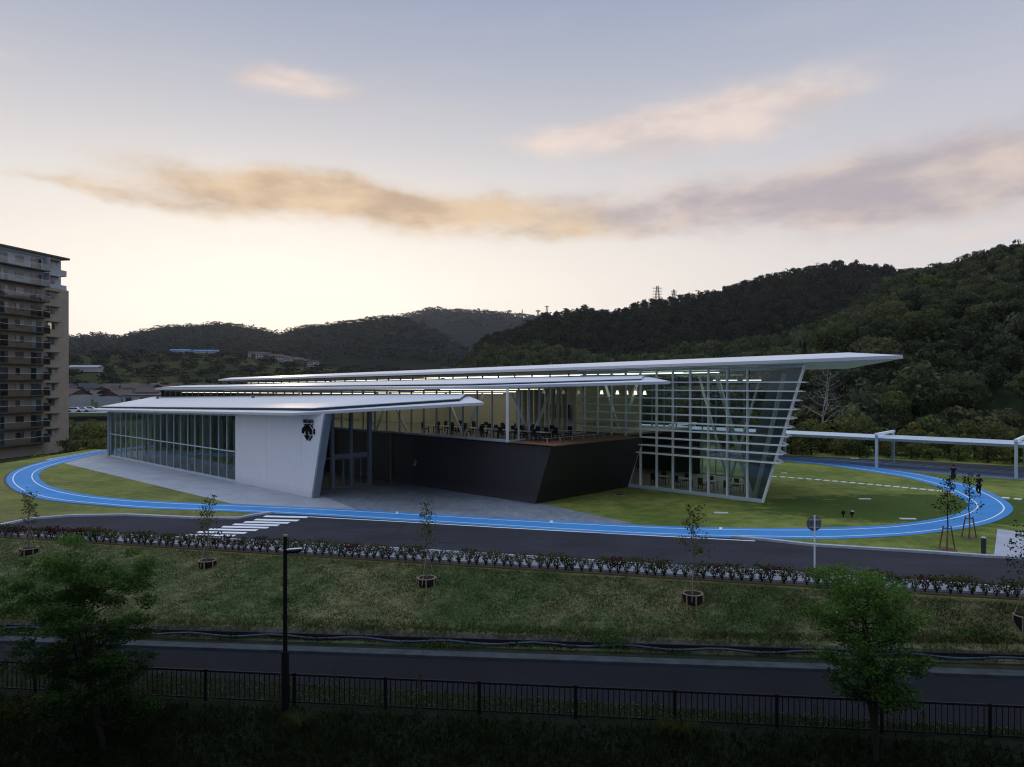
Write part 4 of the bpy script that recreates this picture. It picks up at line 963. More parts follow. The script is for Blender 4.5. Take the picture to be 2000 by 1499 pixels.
# row of shrubs along the pavement
def shrub_proto(seed, leaf):
    rng = np.random.default_rng(seed); n = 230; z = rng.random(n)**.6*.46+.09; r = (.04+z*.50)*rng.random(n)**.45; th = rng.uniform(0, 6.28, n)
    C = np.stack([np.cos(th)*r, np.sin(th)*r, z], 1); P = leafquads(rng, C, rng.normal(size=(n, 3)), .040, .6)
    t = empty('hedge_shrub', (0, 0, 0), 'x', 'shrub', 'shrubs in the row along the road kerb'); quads('foliage', P, leaf, rng.random(n), parent=t)
    mb = MB()
    for k in range(5):
        a = k*1.26; mb.tube([Vector((0, 0, 0)), Vector((math.cos(a)*.05, math.sin(a)*.05, .15)), Vector((math.cos(a)*.17, math.sin(a)*.17, .48))], [.016, .012, .005], 5, cap=False)
    mb.build('stem', 'bark', fix=False).parent = t; return t
protos = [shrub_proto(30+k, 'hedge_leaf') for k in range(4)]+[shrub_proto(40+k, 'red_leaf') for k in range(2)]
usedp = [False]*6; rr = random.Random(8); x = -30.8
GL, RL = 'green vase-shaped shrub in the long row between pavement and grass bank', 'reddish vase-shaped shrub in the long row between pavement and grass bank'
while x < 24.5:
    red_p = .75 if x < -24 else (.15 if x < -17 else (.55 if x < -13.5 else .14)); k = rr.choice((4, 5)) if rr.random() < red_p else rr.randrange(4)
    s = rr.uniform(.95, 1.45); loc = (x+rr.uniform(-.05, .05), l_top(x)-.14+rr.uniform(-.04, .04), .02)
    lab = anchored(px_of(x, l_top(x)), ((-999, 'the left picture edge'), (57, 'the leftmost young tree'), (405, 'the young tree by the crossing'), (557, 'the lamp post'), (833, 'the slim young tree'), (1353, 'the largest young tree'), (1591, 'the round road sign')), ('reddish' if k > 3 else 'green')+' kerb-row shrub, @', cnts)
    if not usedp[k]: o = protos[k]; o.location = loc; o.scale = (s, s, s); o['label'] = lab; usedp[k] = True
    else: o = copy_thing(protos[k], loc, rr.uniform(0, 6.28), s, lab)
    o['group'] = 'reddish shrubs in the row along the road kerb' if k > 3 else 'green shrubs in the row along the road kerb'
    x += rr.uniform(.36, .50)

# weeds, verge, bank grass
def zs(X, Y): return np.array([g(float(a), float(b)) for a, b in zip(X, Y)])
def blades(rng, X, Y, Z, hgt, wd, lean=.35):
    n = len(X); th = rng.uniform(0, 6.28, n); h = hgt*rng.uniform(.5, 1.3, n); c_ = np.stack([X, Y, Z-.01], 1)
    s = np.stack([np.cos(th), np.sin(th), 0*th], 1)*wd; l = np.stack([rng.normal(size=n)*lean*h, rng.normal(size=n)*lean*h, h], 1)
    return np.stack([c_-s, c_+s, c_+s*.35+l, c_-s*.35+l], 1)
rng = np.random.default_rng(77)
n = 52000; X = rng.uniform(-19, 19, n); dd = rng.random(n)**.8*4.6+.05; Y = np.array([l_fence(x_) for x_ in X])-.25-dd
clump = np.sin(X*2.1+np.sin(Y*3)*1.5)*np.sin(Y*2.7+X)
Z = zs(X, Y); P = blades(rng, X, Y, Z, .20+.12*clump, .018, .6); C = P[:, 2]; L_ = leafquads(rng, C[::2], rng.normal(size=(len(C[::2]), 3))+np.array([0, 0, .8]), .05, .5)
v = np.clip(.35+.25*clump+rng.normal(size=n)*.2, 0, 1)
tag(quads('weeds', np.concatenate([P, L_]), 'weed_leaf', np.concatenate([v, v[::2]])), 'dark weeds and rough grass covering the slope in front of the fence', 'weeds', kind='stuff')
n = 9000; X = rng.uniform(-20, 19, n); f_ = rng.random(n); Y = np.array([l_fence(x_)+.1+(l_pnear(x_)-l_fence(x_))*q for x_, q in zip(X, f_)])
P = blades(rng, X, Y, zs(X, Y), .13, .016, .5); L_ = leafquads(rng, P[:, 2], rng.normal(size=(n, 3))+np.array([0, 0, 1]), .022, .8)
v1 = rng.random(n)*.35; v2 = (rng.random(n) < .16)*.9
tag(quads('verge_plants', np.concatenate([P, L_]), 'verge_leaf', np.concatenate([v1, v2])), 'low clover-like plants with small white flowers between path and fence', 'ground cover', kind='stuff')
n = 90000; X = rng.uniform(-30, 26, n); q = rng.random(n); yb = np.array([l_bot(x_)+.25 for x_ in X]); yt = np.array([l_top(x_)-.45 for x_ in X]); Y = yb+(yt-yb)*q
P = blades(rng, X, Y, zs(X, Y), .07+.06*(q < .12)+.03*np.sin(X*2.7)*np.sin(Y*3.1), .015, .7)
tag(quads('bank_grass', P, 'grass_blade', np.clip(rng.normal(size=n)*.25+.35+.25*np.sin(X*.9+Y)*np.sin(Y*1.3-X*.4), 0, 1)), 'short patchy grass on the bank between road and lower path', 'grass', kind='stuff')
n = 16000; X = rng.uniform(-26, 26, n); k = (np.sin(X*1.3)+np.sin(X*3.1+1)+rng.normal(size=n)*.5) > -.1; X = X[k]; n = len(X); Y = np.array([l_bot(x_) for x_ in X])-rng.random(n)**1.6*1.0+.16
P = leafquads(rng, np.stack([X, Y, -1.86+rng.random(n)*.14], 1), rng.normal(size=(n, 3))+np.array([0, 0, 1]), .045, .5)
tag(quads('channel_weeds', P, 'weed_leaf', rng.random(n)), 'straggling weeds hanging over the drain at the foot of the bank', 'weeds', kind='stuff')
n = 9000; X = rng.uniform(-28, 26, n); k = (np.sin(X*.8)+np.sin(X*2.2+2)+rng.normal(size=n)*.7) > -.3; X = X[k]; n = len(X); Y = np.array([l_bot(x_) for x_ in X])+rng.uniform(-.12, .55, n)
P = blades(rng, X, Y, np.maximum(zs(X, Y), -1.70), .15, .016, .7)
tag(quads('fringe_grass', P, 'grass_blade', rng.random(n)*.7), 'longer ragged grass fringe along the foot of the bank', 'grass', kind='stuff')
# bushy weeds low on the bank, tall weeds at the fence
def weed_clump(name, px, py, r, h, n, leafm, label, cat, seed, leaf=.05):
    rng = np.random.default_rng(seed); p = hit(px, py); t = rng.normal(size=(n, 3))*np.array([r, r*.6, h*.45]); t[:, 2] = np.abs(t[:, 2])
    o = quads(name, leafquads(rng, t, rng.normal(size=(n, 3))+np.array([0, 0, .6]), leaf, .5), leafm, np.clip(rng.random(n)*.7+t[:, 2]/h*.3, 0, 1)); o.location = p; return tag(o, label, cat)
weed_clump('low_bush', 1195, 1258, .50, .5, 900, 'tree_leaf', 'largest green weed bush at the foot of the bank near the middle', 'bush', 61)
weed_clump('low_bush', 553, 1175, .38, .22, 350, 'tree_leaf', 'small dark green weed tuft on the bank beside the lamp post', 'bush', 62)
weed_clump('low_bush', 1900, 1240, .55, .35, 700, 'tree_leaf', 'green weed bush on the bank near the right edge', 'bush', 63)
weed_clump('low_bush', 25, 1400, .50, .55, 900, 'weed_tall', 'yellowish leafy bush by the fence at the left edge', 'bush', 64)
weed_clump('low_bush', 860, 1262, .35, .3, 350, 'hedge_leaf', 'weed bush trailing over the pipe below the slim young tree', 'bush', 65)
wcn = {}
def tall_weed(px, py, h, seed):
    rng = np.random.default_rng(seed); p = hit(px, py); n = 140; z = rng.random(n)*h; r = .035+.12*(1-z/h)**.6
    th = rng.uniform(0, 6.28, n); C = np.stack([np.cos(th)*r+z*.05, np.sin(th)*r, z], 1); t = empty('tall_weed', p, anchored(px, ((0, 'the left picture edge'), (557, 'the lamp post'), (833, 'the slim young tree'), (1353, 'the largest young tree')), 'tall plume-topped weed at the fence, @', wcn), 'weed', 'tall weeds at the fence')
    quads('foliage', leafquads(rng, C, rng.normal(size=(n, 3)), .035, .4), 'weed_tall', rng.random(n), parent=t); MB().tube([(0, 0, 0), (h*.05, 0, h)], [.012, .004], 5).build('stem', 'bark').parent = t
for k, (px, py, h) in enumerate(sorted(((650, 1385, 1.35), (690, 1395, 1.1), (815, 1400, 1.15), (818, 1392, 1.3), (415, 1385, 1.2), (305, 1380, .9), (1225, 1425, .9), (1280, 1415, .8), (380, 1395, .8), (870, 1400, .9), (1160, 1415, .85), (740, 1396, .95), (1440, 1425, .8), (1590, 1430, .85), (540, 1400, .8), (1800, 1440, .8)))):
    tall_weed(px, py, h, 100+k)
def grass_clump(px, py, h, seed, label):
    rng = np.random.default_rng(seed); p = hit(px, py); F_ = []; n = 90
    for k in range(n):
        th = rng.uniform(0, 6.28); L_ = h*rng.uniform(.6, 1.1); d = np.array([math.cos(th), math.sin(th), 0]); s = np.array([-d[1], d[0], 0])*.012; pr = None
        for t in np.linspace(0, 1, 6):
            c_ = d*L_*.75*t**1.3+np.array([0, 0, L_*(1.25*t-.95*t*t*1.0)]); w_ = s*(1-t*.9)
            if pr: F_.append([pr[0]-pr[1], pr[0]+pr[1], c_+w_, c_-w_])
            pr = (c_, w_)
    o = quads('pampas_clump', np.array(F_), 'weed_tall', rng.random(len(F_))); o.location = p; tag(o, label, 'grass clump')
grass_clump(585, 1425, 1.1, 71, 'arching long-bladed grass clump beside the lamp post base')
grass_clump(1335, 1440, 1.25, 72, 'largest arching grass clump in front of the fence right of centre')
grass_clump(1300, 1430, .8, 73, 'smaller arching grass clump left of the largest one by the fence')

# ------------------------------------------------------------------ hills and woods
class Hill:
    def __init__(s, ridge, Dr, Db, zb, th, rough, seed, p=1.0):
        s.r = ridge; s.Dr = Dr; s.Db = Db; s.zb = zb; s.th = th; s.rough = rough; s.p = p; s.rng = np.random.default_rng(seed); s.ph = s.rng.uniform(0, 6.28, 12)
    def ip(s, L_, px): return float(np.interp(px, [q[0] for q in L_], [q[1] for q in L_]))
    def z(s, px, t):      # t 0 base .. 1 ridge .. >1 behind
        Dr, Db = s.ip(s.Dr, px), s.ip(s.Db, px); D = Db+(Dr-Db)*t
        zr = CZ+(HY-s.ip(s.r, px))/F*Dr-s.th; zb = s.zb
        q = min(t, 1)
        z = zb+(zr-zb)*(q**s.p)
        if t > 1: z -= (t-1)*(zr-zb)*.8
        x = px/F*D; b = s.rough*math.sin(math.pi*min(1, q))*(zr-zb)
        for k, (f, a) in enumerate(((.5, .5), (1.1, .3), (2.3, .18))):
            sc = f*6.28/(Dr-Db); z += b*a*math.sin(x*sc*1.0+s.ph[k]+2*math.sin(D*sc*.6+s.ph[k+3]))
        return D, z
    def pt(s, px, t):
        D, z = s.z(px, t); return ((px-CX)/F*D, D, z)
    def mesh(s, name, m, px0, px1, step, nt_=26):
        pxs = np.arange(px0, px1+1, step); mb = MB(); ts = list(np.linspace(0, 1, nt_))+[1.05, 1.15, 1.4]
        for px in pxs:
            D, _ = s.z(px, 0)
            mb.v += [s.pt(px, t) for t in ts]
        R_ = len(ts)
        for i in range(len(pxs)-1):
            for j in range(R_-1): mb.f.append((i*R_+j, (i+1)*R_+j, (i+1)*R_+j+1, i*R_+j+1))
        o = mb.build(name, m, smooth=True, fix=False); return tag(o, kind='structure')
HA = Hill([(840, 735), (905, 708), (950, 678), (1050, 668), (1120, 684), (1200, 694), (1250, 698), (1330, 676), (1400, 668), (1500, 655), (1600, 630), (1690, 580), (1740, 535), (1800, 524), (1850, 512), (1900, 495), (1960, 482), (2000, 473), (2150, 450), (2300, 440), (2700, 430)],
          [(840, 330), (1200, 300), (1500, 270), (1740, 320), (2000, 290), (2300, 250), (2700, 220)], [(840, 210), (1200, 170), (1500, 108), (1700, 100), (2000, 92), (2300, 78), (2700, 70)], -.5, 5.5, .10, 3, .95)
HB = Hill([(840, 738), (885, 725), (925, 690), (945, 657), (1000, 643), (1070, 613), (1107, 608), (1145, 602), (1190, 608), (1260, 589), (1330, 579), (1400, 567), (1450, 549), (1500, 537), (1560, 523), (1620, 513), (1700, 516), (1750, 524), (1850, 530), (2000, 540), (2300, 560)],
          [(840, 620), (1300, 640), (1700, 600), (2300, 600)], [(840, 380), (2300, 340)], 4, 6, .09, 4, .9)
HC = Hill([(-4200, 668), (-300, 668), (100, 664), (138, 658), (190, 651), (232, 656), (290, 642), (330, 635), (370, 634), (430, 629), (500, 639), (545, 650), (570, 642), (600, 635), (640, 632), (690, 626), (760, 618), (800, 626), (860, 650), (920, 690), (980, 725)], [(-4200, 560), (-1500, 900), (-300, 1700), (980, 1500)], [(-4200, 330), (-1500, 600), (-300, 900), (980, 800)], 12, 5, .12, 5, .8)
HD = Hill([(500, 660), (650, 640), (760, 626), (830, 608), (870, 606), (960, 611), (1030, 619), (1100, 628), (1200, 645), (1400, 660)], [(500, 2900), (1400, 2700)], [(500, 1700), (1400, 1600)], 40, 5, .10, 6, .8)
HE = Hill([(-4200, 690), (-300, 696), (138, 692), (250, 687), (350, 686), (430, 688), (500, 694), (560, 702), (620, 712), (700, 717), (800, 724), (900, 735)], [(-4200, 300), (-1500, 500), (-300, 800), (900, 760)], [(-4200, 140), (-1500, 260), (-300, 430), (900, 430)], 3, 2, .10, 7, .9)
HA.mesh('hill', 'forest_floor', 840, 2700, 12); HB.mesh('hill', 'forest_floor', 840, 2300, 12); HC.mesh('hill', 'far_hill', -4200, 980, 8, 40); HD.mesh('hill', 'far_hill', 500, 1400, 10, 30); HE.mesh('foothill', 'meadow_hill', -4200, 900, 8, 30)

# protos of hillside trees
def hill_proto(seed, n, R_, Hh, leafm, leaf, label, group, name='hillside_tree', cat='tree', nl=16, trunk=True, conif=False):
    rng = np.random.default_rng(seed)
    t = empty(name, (0, 0, -50), label, cat, group)
    if conif:
        z = rng.random(n)**.8; r = (1-z)*R_*(.75+.25*np.sin(z*40)); th = rng.uniform(0, 6.28, n); C = np.stack([np.cos(th)*r, np.sin(th)*r, z*Hh+.5], 1)
        P = leafquads(rng, C, np.stack([np.cos(th), np.sin(th), .5+0*th], 1)+rng.normal(size=(n, 3))*.4, leaf); v = np.clip(rng.random(n)*.5+.1, 0, 1)
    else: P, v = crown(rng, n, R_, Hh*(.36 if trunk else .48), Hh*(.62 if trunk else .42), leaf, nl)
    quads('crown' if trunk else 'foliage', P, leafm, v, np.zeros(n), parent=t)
    mb = MB().tube([(0, 0, -.5), (R_*.05, 0, Hh*.4), (0, R_*.05, Hh*.75)], [.16, .11, .04], 6, cap=False)
    for k in range(5):
        a = k*1.3; mb.tube([(0, 0, Hh*(.3+.06*k)), (math.cos(a)*R_*.5, math.sin(a)*R_*.5, Hh*(.5+.06*k))], [.08, .03], 5, cap=False)
    mb.build('trunk' if trunk else 'stem', 'bark', fix=False).parent = t
    return t
HG = 'trees on the wooded hillside'
hp = [hill_proto(200+k, 1500, 3.6+.3*k, 7.2+.4*k, 'forest_leaf', .30, 'rounded leafy tree on the near wooded hillside', HG) for k in range(5)]
hp.append(hill_proto(206, 1100, 2.0, 9.0, 'forest_leaf', .28, 'narrow pointed tree on the near wooded hillside', 'pointed trees on the wooded hillside', conif=True))
rr = random.Random(12); used = [False]*len(hp); placed = 0
# individuals: the nearest trees, rows low on the slope
tr = []
for row in range(9):
    t0 = .03+row*.045; px = 1180+rr.uniform(0, 20)
    while px < 2080:
        tr.append((px, t0+rr.uniform(-.018, .018))); D = HA.z(px, t0)[0]; px += rr.uniform(4.6, 6.6)/D*F
tr = sorted(tr, key=lambda q: HA.z(*q)[0])[:290]
indiv = []
for px, t in tr:
    k = 5 if rr.random() < .07 else rr.randrange(5); p = Vector(HA.pt(px, t)); s = rr.uniform(.75, 1.15)
    if p.y < 125: s *= .75
    rw = min(8, max(0, round((t-.03)/.045))); lab = anchored(px, ((0, 'the building centre'), (1240, 'the terrace'), (1450, 'the last mullion'), (1590, 'the bare tree'), (1712, 'the first canopy post'), (1862, 'the farther jogger'), (1985, 'the second canopy post')), ('pointed' if k == 5 else 'rounded')+' tree in hillside row '+ORD[rw]+' from the bottom, @', cnts)
    if not used[k]: o = hp[k]; o.location = p; o.scale = (s,)*3; used[k] = True; o['label'] = lab
    else: o = copy_thing(hp[k], p-Vector((0, 0, .3)), rr.uniform(0, 6.28), (s, s, s*rr.uniform(.9, 1.15)), lab)
    indiv.append((p.x, p.y))
indiv = np.array(indiv)
# the rest of the woods: one mass each
def wood(name, label, hill, px0, px1, t0, t1, spacing, n_leaf, R_, Hh, leafm, leaf, seed, avoid=None, tmax=1.04):
    rng = np.random.default_rng(seed); pr = [crown(rng, n_leaf, 1, .8, .9, leaf/R_, 12) for _ in range(6)]
    Ps, Vs, Hs = [], [], []; px = px0; t = t0
    while t < min(t1, tmax):
        px = px0+rng.uniform(0, 20); dt = None
        while px < px1:
            Dr, Db = hill.ip(hill.Dr, px), hill.ip(hill.Db, px); D, z = hill.z(px, t); 
            tj = t+rng.uniform(-.5, .5)*spacing/(Dr-Db); x, y, z = hill.pt(px, tj)
            if avoid is None or (np.min((avoid[:, 0]-x)**2+(avoid[:, 1]-y)**2) > 12):
                P, v = pr[rng.integers(0, 6)]; a = rng.uniform(0, 6.28); c_, s_ = math.cos(a), math.sin(a); s = R_*rng.uniform(.7, 1.25); sz = Hh/1.8*rng.uniform(.75, 1.25)
                Q = np.empty_like(P); Q[..., 0] = (P[..., 0]*c_-P[..., 1]*s_)*s+x; Q[..., 1] = (P[..., 0]*s_+P[..., 1]*c_)*s+y; Q[..., 2] = P[..., 2]*sz+z-.4
                Ps.append(Q); Vs.append(np.clip(v+rng.normal()*.14, 0, 1)); Hs.append(np.full(len(P), rng.random()))
            px += spacing*rng.uniform(.8, 1.2)/D*F
        t += spacing*.85/(hill.ip(hill.Dr, (px0+px1)/2)-hill.ip(hill.Db, (px0+px1)/2))
    return tag(quads(name, np.concatenate(Ps), leafm, np.concatenate(Vs), np.concatenate(Hs)), label, 'wood', kind='stuff')
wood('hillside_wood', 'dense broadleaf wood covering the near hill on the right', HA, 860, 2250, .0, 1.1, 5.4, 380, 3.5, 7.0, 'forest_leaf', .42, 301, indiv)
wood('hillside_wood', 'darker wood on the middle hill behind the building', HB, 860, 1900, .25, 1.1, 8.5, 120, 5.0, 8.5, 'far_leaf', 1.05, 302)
wood('hillside_wood', 'distant wood on the mountain ridge at the left', HC, 100, 960, .15, 1.1, 24, 34, 13, 9, 'far_leaf', 3.0, 303)
wood('hillside_wood', 'faint wood on the farthest ridge behind the roofs', HD, 600, 1150, .5, 1.1, 45, 20, 26, 20, 'far_leaf', 7.5, 304)
wood('hillside_wood', 'patchy scrub on the low foothill behind the town', HE, 130, 900, .0, 1.0, 26, 60, 9, 6, 'far_leaf', 2.4, 305)

# roadside bushes behind the canopy
bp = [hill_proto(220+k, 900, 1.9+.2*k, 3.6+.4*k, 'bush_leaf', .17, 'x', 'bushes along the service road', 'roadside_bush', 'bush', 10, trunk=False) for k in range(4)]
ub = [False]*4; rr = random.Random(4); i = 0
RP = T_; tot = 0
for row in range(3):
    px = 1400+row*9
    while px < 2120:
        yy = float(np.interp(px, [q[0] for q in wk], [q[1] for q in wk])); p = gp(px, yy); d = 2.2+row*3.0+rr.uniform(-.6, .6); p = p+Vector((d*.66, d*.75, 0)); p.z = -.2
        k = rr.randrange(4); s = rr.uniform(.6, .95)+row*.22; lab = anchored(px, ((0, 'the louvred facade'), (1540, 'the glass end wall'), (1712, 'the first canopy post'), (1862, 'the farther jogger'), (1985, 'the second canopy post')), ('low front', 'second', 'tall back')[row]+'-row roadside bush, @', cnts)
        if not ub[k]: o = bp[k]; o.location = p; o.scale = (s,)*3; o['label'] = lab; ub[k] = True
        else: o = copy_thing(bp[k], p, rr.uniform(0, 6.28), (s, s, s*rr.uniform(.85, 1.2)), lab)
        o['group'] = ('front row bushes', 'second row bushes', 'back row bushes')[row]+' beside the service road'
        px += rr.uniform(2.4, 3.6)/p.y*F
# bushes behind the lawn at the left, below the town
for k_, (px, Y, s) in enumerate(sorted(((150, 150, 1.5), (175, 140, 1.4), (196, 150, 1.5), (140, 125, 1.1), (160, 118, 1.0), (182, 122, 1.1), (205, 118, 1.1), (150, 108, .7), (172, 106, .75), (60, 100, .8), (82, 101, .95), (98, 103, .7), (40, 99, .6), (218, 150, 1.4), (190, 108, .7), (130, 140, 1.3), (165, 165, 1.5), (200, 170, 1.6), (135, 172, 1.5), (235, 160, 1.5), (220, 125, 1.2)))):
    X = (px-CX)/F*Y; o = copy_thing(bp[k_ % 4], (X, Y, g(X, Y)-.2), k_*1.7, s, 'bush in the hollow, '+('near row, ' if Y < 112 else 'middle row, ' if Y < 145 else 'far row, ')+anchored(px, ((0, 'the left picture edge'), (100, 'the last balcony'), (138, 'the apartment tower')), '@'+('' if Y < 112 else ' ' if Y < 145 else '  '), cnts).strip()); o['group'] = 'bushes in the hollow at the left'
# bare white tree
rng = np.random.default_rng(55); p = Vector(((1605-CX)/F*101, 101, 1.0)); dt_ = empty('dead_tree', p, 'bare pale-branched tree standing before the dark wood under the roof tip', 'tree')
tubes, _ = branch_tree(rng, 10.5, 4.2, .14, 2, .22, 13); tube_obj(tubes, 'trunk', 'dead_wood', dt_)

# ------------------------------------------------------------------ apartment block
pA = Vector((.184, .983, 0)); nA = Vector((.983, -.184, 0)); CA = Vector((-90.9, 147, 0)); ZB = -6.0
apt = empty('apartment_block', CA+Vector((0, 0, ZB)), 'tall brown and grey apartment tower with stacked balconies at the left edge', 'building')
def A_(s, n, z): return CA+pA*s+nA*n+Vector((0, 0, z))
def abox(s0, s1, n0, n1, z0, z1): return MB().hexa([A_(s, n, z) for z in (z0, z1) for s, n in ((s0, n0), (s0, n1), (s1, n1), (s1, n0))])
def s_px(px):
    t = (px-CX)/F; return (CA.x-t*CA.y)/(t*pA.y-pA.x)
FZ = 3.04; z12 = 30.9
fl = [z12-FZ*k for k in range(13)]      # floor levels, top first
part(abox(-34, 0, -16, 0, ZB, fl[1]-.02), 'wall', 'apt_brown', apt)
part(abox(-34, s_px(119), -15.5, 0.02, fl[1], fl[0]+2.65), 'wall', 'apt_grey', apt, label='pale grey top two storeys')
part(abox(-35.5, -.5, -17, .75, fl[0]+3.05, fl[0]+3.45), 'roof', 'apt_roof', apt)
part(abox(-34, s_px(119)-.3, -15.3, .3, fl[0]+2.65, fl[0]+3.05), 'fascia', 'apt_grey', apt)
rr = random.Random(9); sb = s_px(86)
for i, z in enumerate(fl[:-0 or None]):
    if z < ZB+3: continue
    gm_ = 'rail_glass_pale' if i < 2 else 'rail_glass'
    bal = part(abox(-34, sb, .05, 1.5, z-.16, z), 'balcony', 'apt_slab', apt)
    part(MB().poly([A_(-34, 1.46, z+.002), A_(sb-.02, 1.46, z+.002), A_(sb-.02, 1.46, z+1.10), A_(-34, 1.46, z+1.10)]), 'parapet', gm_, bal); part(MB().bar(A_(-34, 1.46, z+1.12), A_(sb-.02, 1.46, z+1.12), .07), 'hand_rail', 'apt_grey', bal)
    part(abox(sb-.1, sb, .06, 1.41, z+.002, z+2.7 if i < 2 else z+1.5), 'side_screen', 'apt_grey' if i < 2 else 'apt_panel', bal)
    for (p0, p1, zb, zt, kind) in ((-62, -50, .05, 2.2, 'door'), (-44, -33, .9, 2.1, 'w'), (-22, -12, .05, 2.2, 'door'), (0, 15, .05, 2.2, 'door'), (30, 46, .95, 2.15, 'w'), (60, 80, .05, 2.2, 'door')):
        s0, s1 = s_px(p0), s_px(p1); mid = s0+(s1-s0)*.5
        for (q0, q1) in ((s0, mid), (mid, s1)):
            m_ = rr.choice(('pane_dark', 'pane_curtain', 'pane_mid', 'pane_mid')) if kind == 'door' else rr.choice(('pane_dark', 'pane_curtain', 'pane_mid'))
            part(abox(q0+.03, q1-.03, .06, .10, z+zb, z+zt), 'window', m_, apt)
    s0, s1 = s_px(91), s_px(112); part(abox(s0-.2, s1+.2, .03, .62, z+2.3, z+2.42), 'window_hood', 'apt_slab', apt)
    w0, w1 = s_px(94), s_px(106); mid = (w0+w1)/2
    for (q0, q1) in ((w0, mid-.03), (mid+.03, w1)): part(abox(q0, q1, .04, .09, z+.95, z+2.15), 'window', 'pane_lit' if (i == 4 and q0 == w0) else rr.choice(('pane_dark', 'pane_curtain', 'pane_mid')), apt)
for i in (0, 1):
    z = fl[i]; part(abox(s_px(119)+.02, .1, -2.2, -.6, z-.2, z+1.0), 'end_balcony', 'apt_grey', apt)

# ------------------------------------------------------------------ town
def gable(w_, d, h, rh, wm, rm, label, cat='house', group=None, name='house', wins=True):
    t = empty(name, (0, 0, 0), label, cat, group)
    MB().box((0, 0, h/2), (w_, d, h)).build('wall', wm).parent = t
    e = .45; mb = MB(); 
    mb.prism([(-w_/2-e, -d/2-e, h), (w_/2+e, -d/2-e, h), (w_/2+e*.3, 0, h+rh), (-w_/2-e*.3, 0, h+rh)], (0, 0, .12)); mb.prism([(-w_/2-e, d/2+e, h+.002), (w_/2+e, d/2+e, h+.002), (w_/2+e*.3, 0.002, h+rh), (-w_/2-e*.3, 0.002, h+rh)], (0, 0, .12))
    for s in (-1, 1): mb.poly([(s*w_/2*.99, -d/2, h), (s*w_/2*.99, d/2, h), (s*w_/2*.99, 0, h+rh)])
    mb.build('roof', rm).parent = t
    if wins:
        for fl_ in range(2 if h > 4 else 1):
            for x in (-.3, .05, .32): MB().box((x*w_, -d/2-.02, 1.4+fl_*2.7), (1.3, .06, 1.1)).build('window', 'pane_dark').parent = t
    return t
K = [gable(9, 7.5, 5.6, 2.0, 'wall_cream', 'tile_dark', 'x'), gable(8, 7, 5.4, 1.6, 'wall_white', 'tile_dark', 'x'), gable(10, 8, 5.2, 2.2, 'wall_brown', 'tile_brown', 'x'), gable(8.5, 7, 5.6, 1.8, 'wall_white', 'tile_brown', 'x')]
HL = ['cream house with dark roof', 'white house with dark roof', 'brown house with brown tiled roof', 'white house with brown roof']
uk = [False]*4; rr = random.Random(15); sps = []
for row, Y in enumerate((235, 262, 290, 320, 352, 388)):
    px = 120+rr.uniform(0, 20)
    while px < 420: sps.append((px, Y+rr.uniform(-8, 8), row)); px += rr.uniform(11, 17)*F/Y
for px, Y, row in sps:
    if px > 255 and Y < 250: continue
    k = rr.randrange(4); X = (px-CX)/F*Y; z = g(X, Y)-.4+row*.3; lab = anchored(px, ((0, 'the picture edge'), (138, 'the apartment tower'), (300, 'the roof tip')), HL[k]+', '+ORD[row]+' town row, @', cnts)
    if not uk[k]: o = K[k]; o.location = (X, Y, z); o.rotation_euler = (0, 0, rr.uniform(-.5, .5)); uk[k] = True; o['label'] = lab
    else: o = copy_thing(K[k], (X, Y, z), rr.uniform(-.6, .6)+(1.57 if rr.random() < .3 else 0), rr.uniform(.85, 1.1), lab)
    o['group'] = lab
hb = empty('flat_roof_hall', (-112, 215, 0), 'long low white flat-roofed building seen just above the left end of the front roof', 'building')
part(MB().box((-100, 215, 2.4), (27, 12, 6.0), (1, .12)), 'wall', 'wall_white', hb); part(MB().box((-100, 215, 5.42), (27.6, 12.6, .22), (1, .12)), 'roof', 'apt_slab', hb)
for k in range(3): part(MB().box((-111+k*4, 207.6+k*.48, 4.0), (1.6, .3, 1.4), (1, .12)), 'window', 'pane_dark', hb)
rdt = MB().poly([(-170, 196, .5), (-60, 210, .5), (-60, 219, .6), (-170, 205, .6)]); tag(rdt.build('town_road', 'concrete'), kind='structure')
def car_proto():
    t = empty('parked_car', (0, 0, 0), 'x', 'car', 'pale cars parked at the edge of the town')
    mb = MB().prism([(-2.1, -.85, .3), (2.1, -.85, .3), (2.15, -.85, .75), (1.2, -.85, .95), (.6, -.85, 1.45), (-1.3, -.85, 1.45), (-2.1, -.85, .95)], (0, 1.7, 0)); mb.build('body', 'car_paint').parent = t
    MB().prism([(1.05, -.87, .97), (.55, -.87, 1.36), (-1.25, -.87, 1.36), (-1.7, -.87, 1.0)], (0, 1.74, 0)).build('window', 'pane_dark').parent = t
    for x in (-1.3, 1.3):
        for y in (-.8, .8): MB().tube([(x, y-.1, .32), (x, y+.1, .32)], .32, 14).build('wheel', 'tyre').parent = t
    return t
cp_ = car_proto(); cl_ = ['left one of the pale cars parked below the town houses', 'middle one of the pale cars parked below the town houses', 'right one of the pale cars parked below the town houses']
for k, (px, Y) in enumerate(((150, 206), (165, 208), (180, 210))):
    X = (px-CX)/F*Y; o = cp_ if k == 0 else copy_thing(cp_, (0, 0, 0)); o.location = (X, Y-1, .6); o.rotation_euler = (0, 0, .3); o['label'] = cl_[k]; o.scale = (.95,)*3
    if 'group' in o: del o['group']
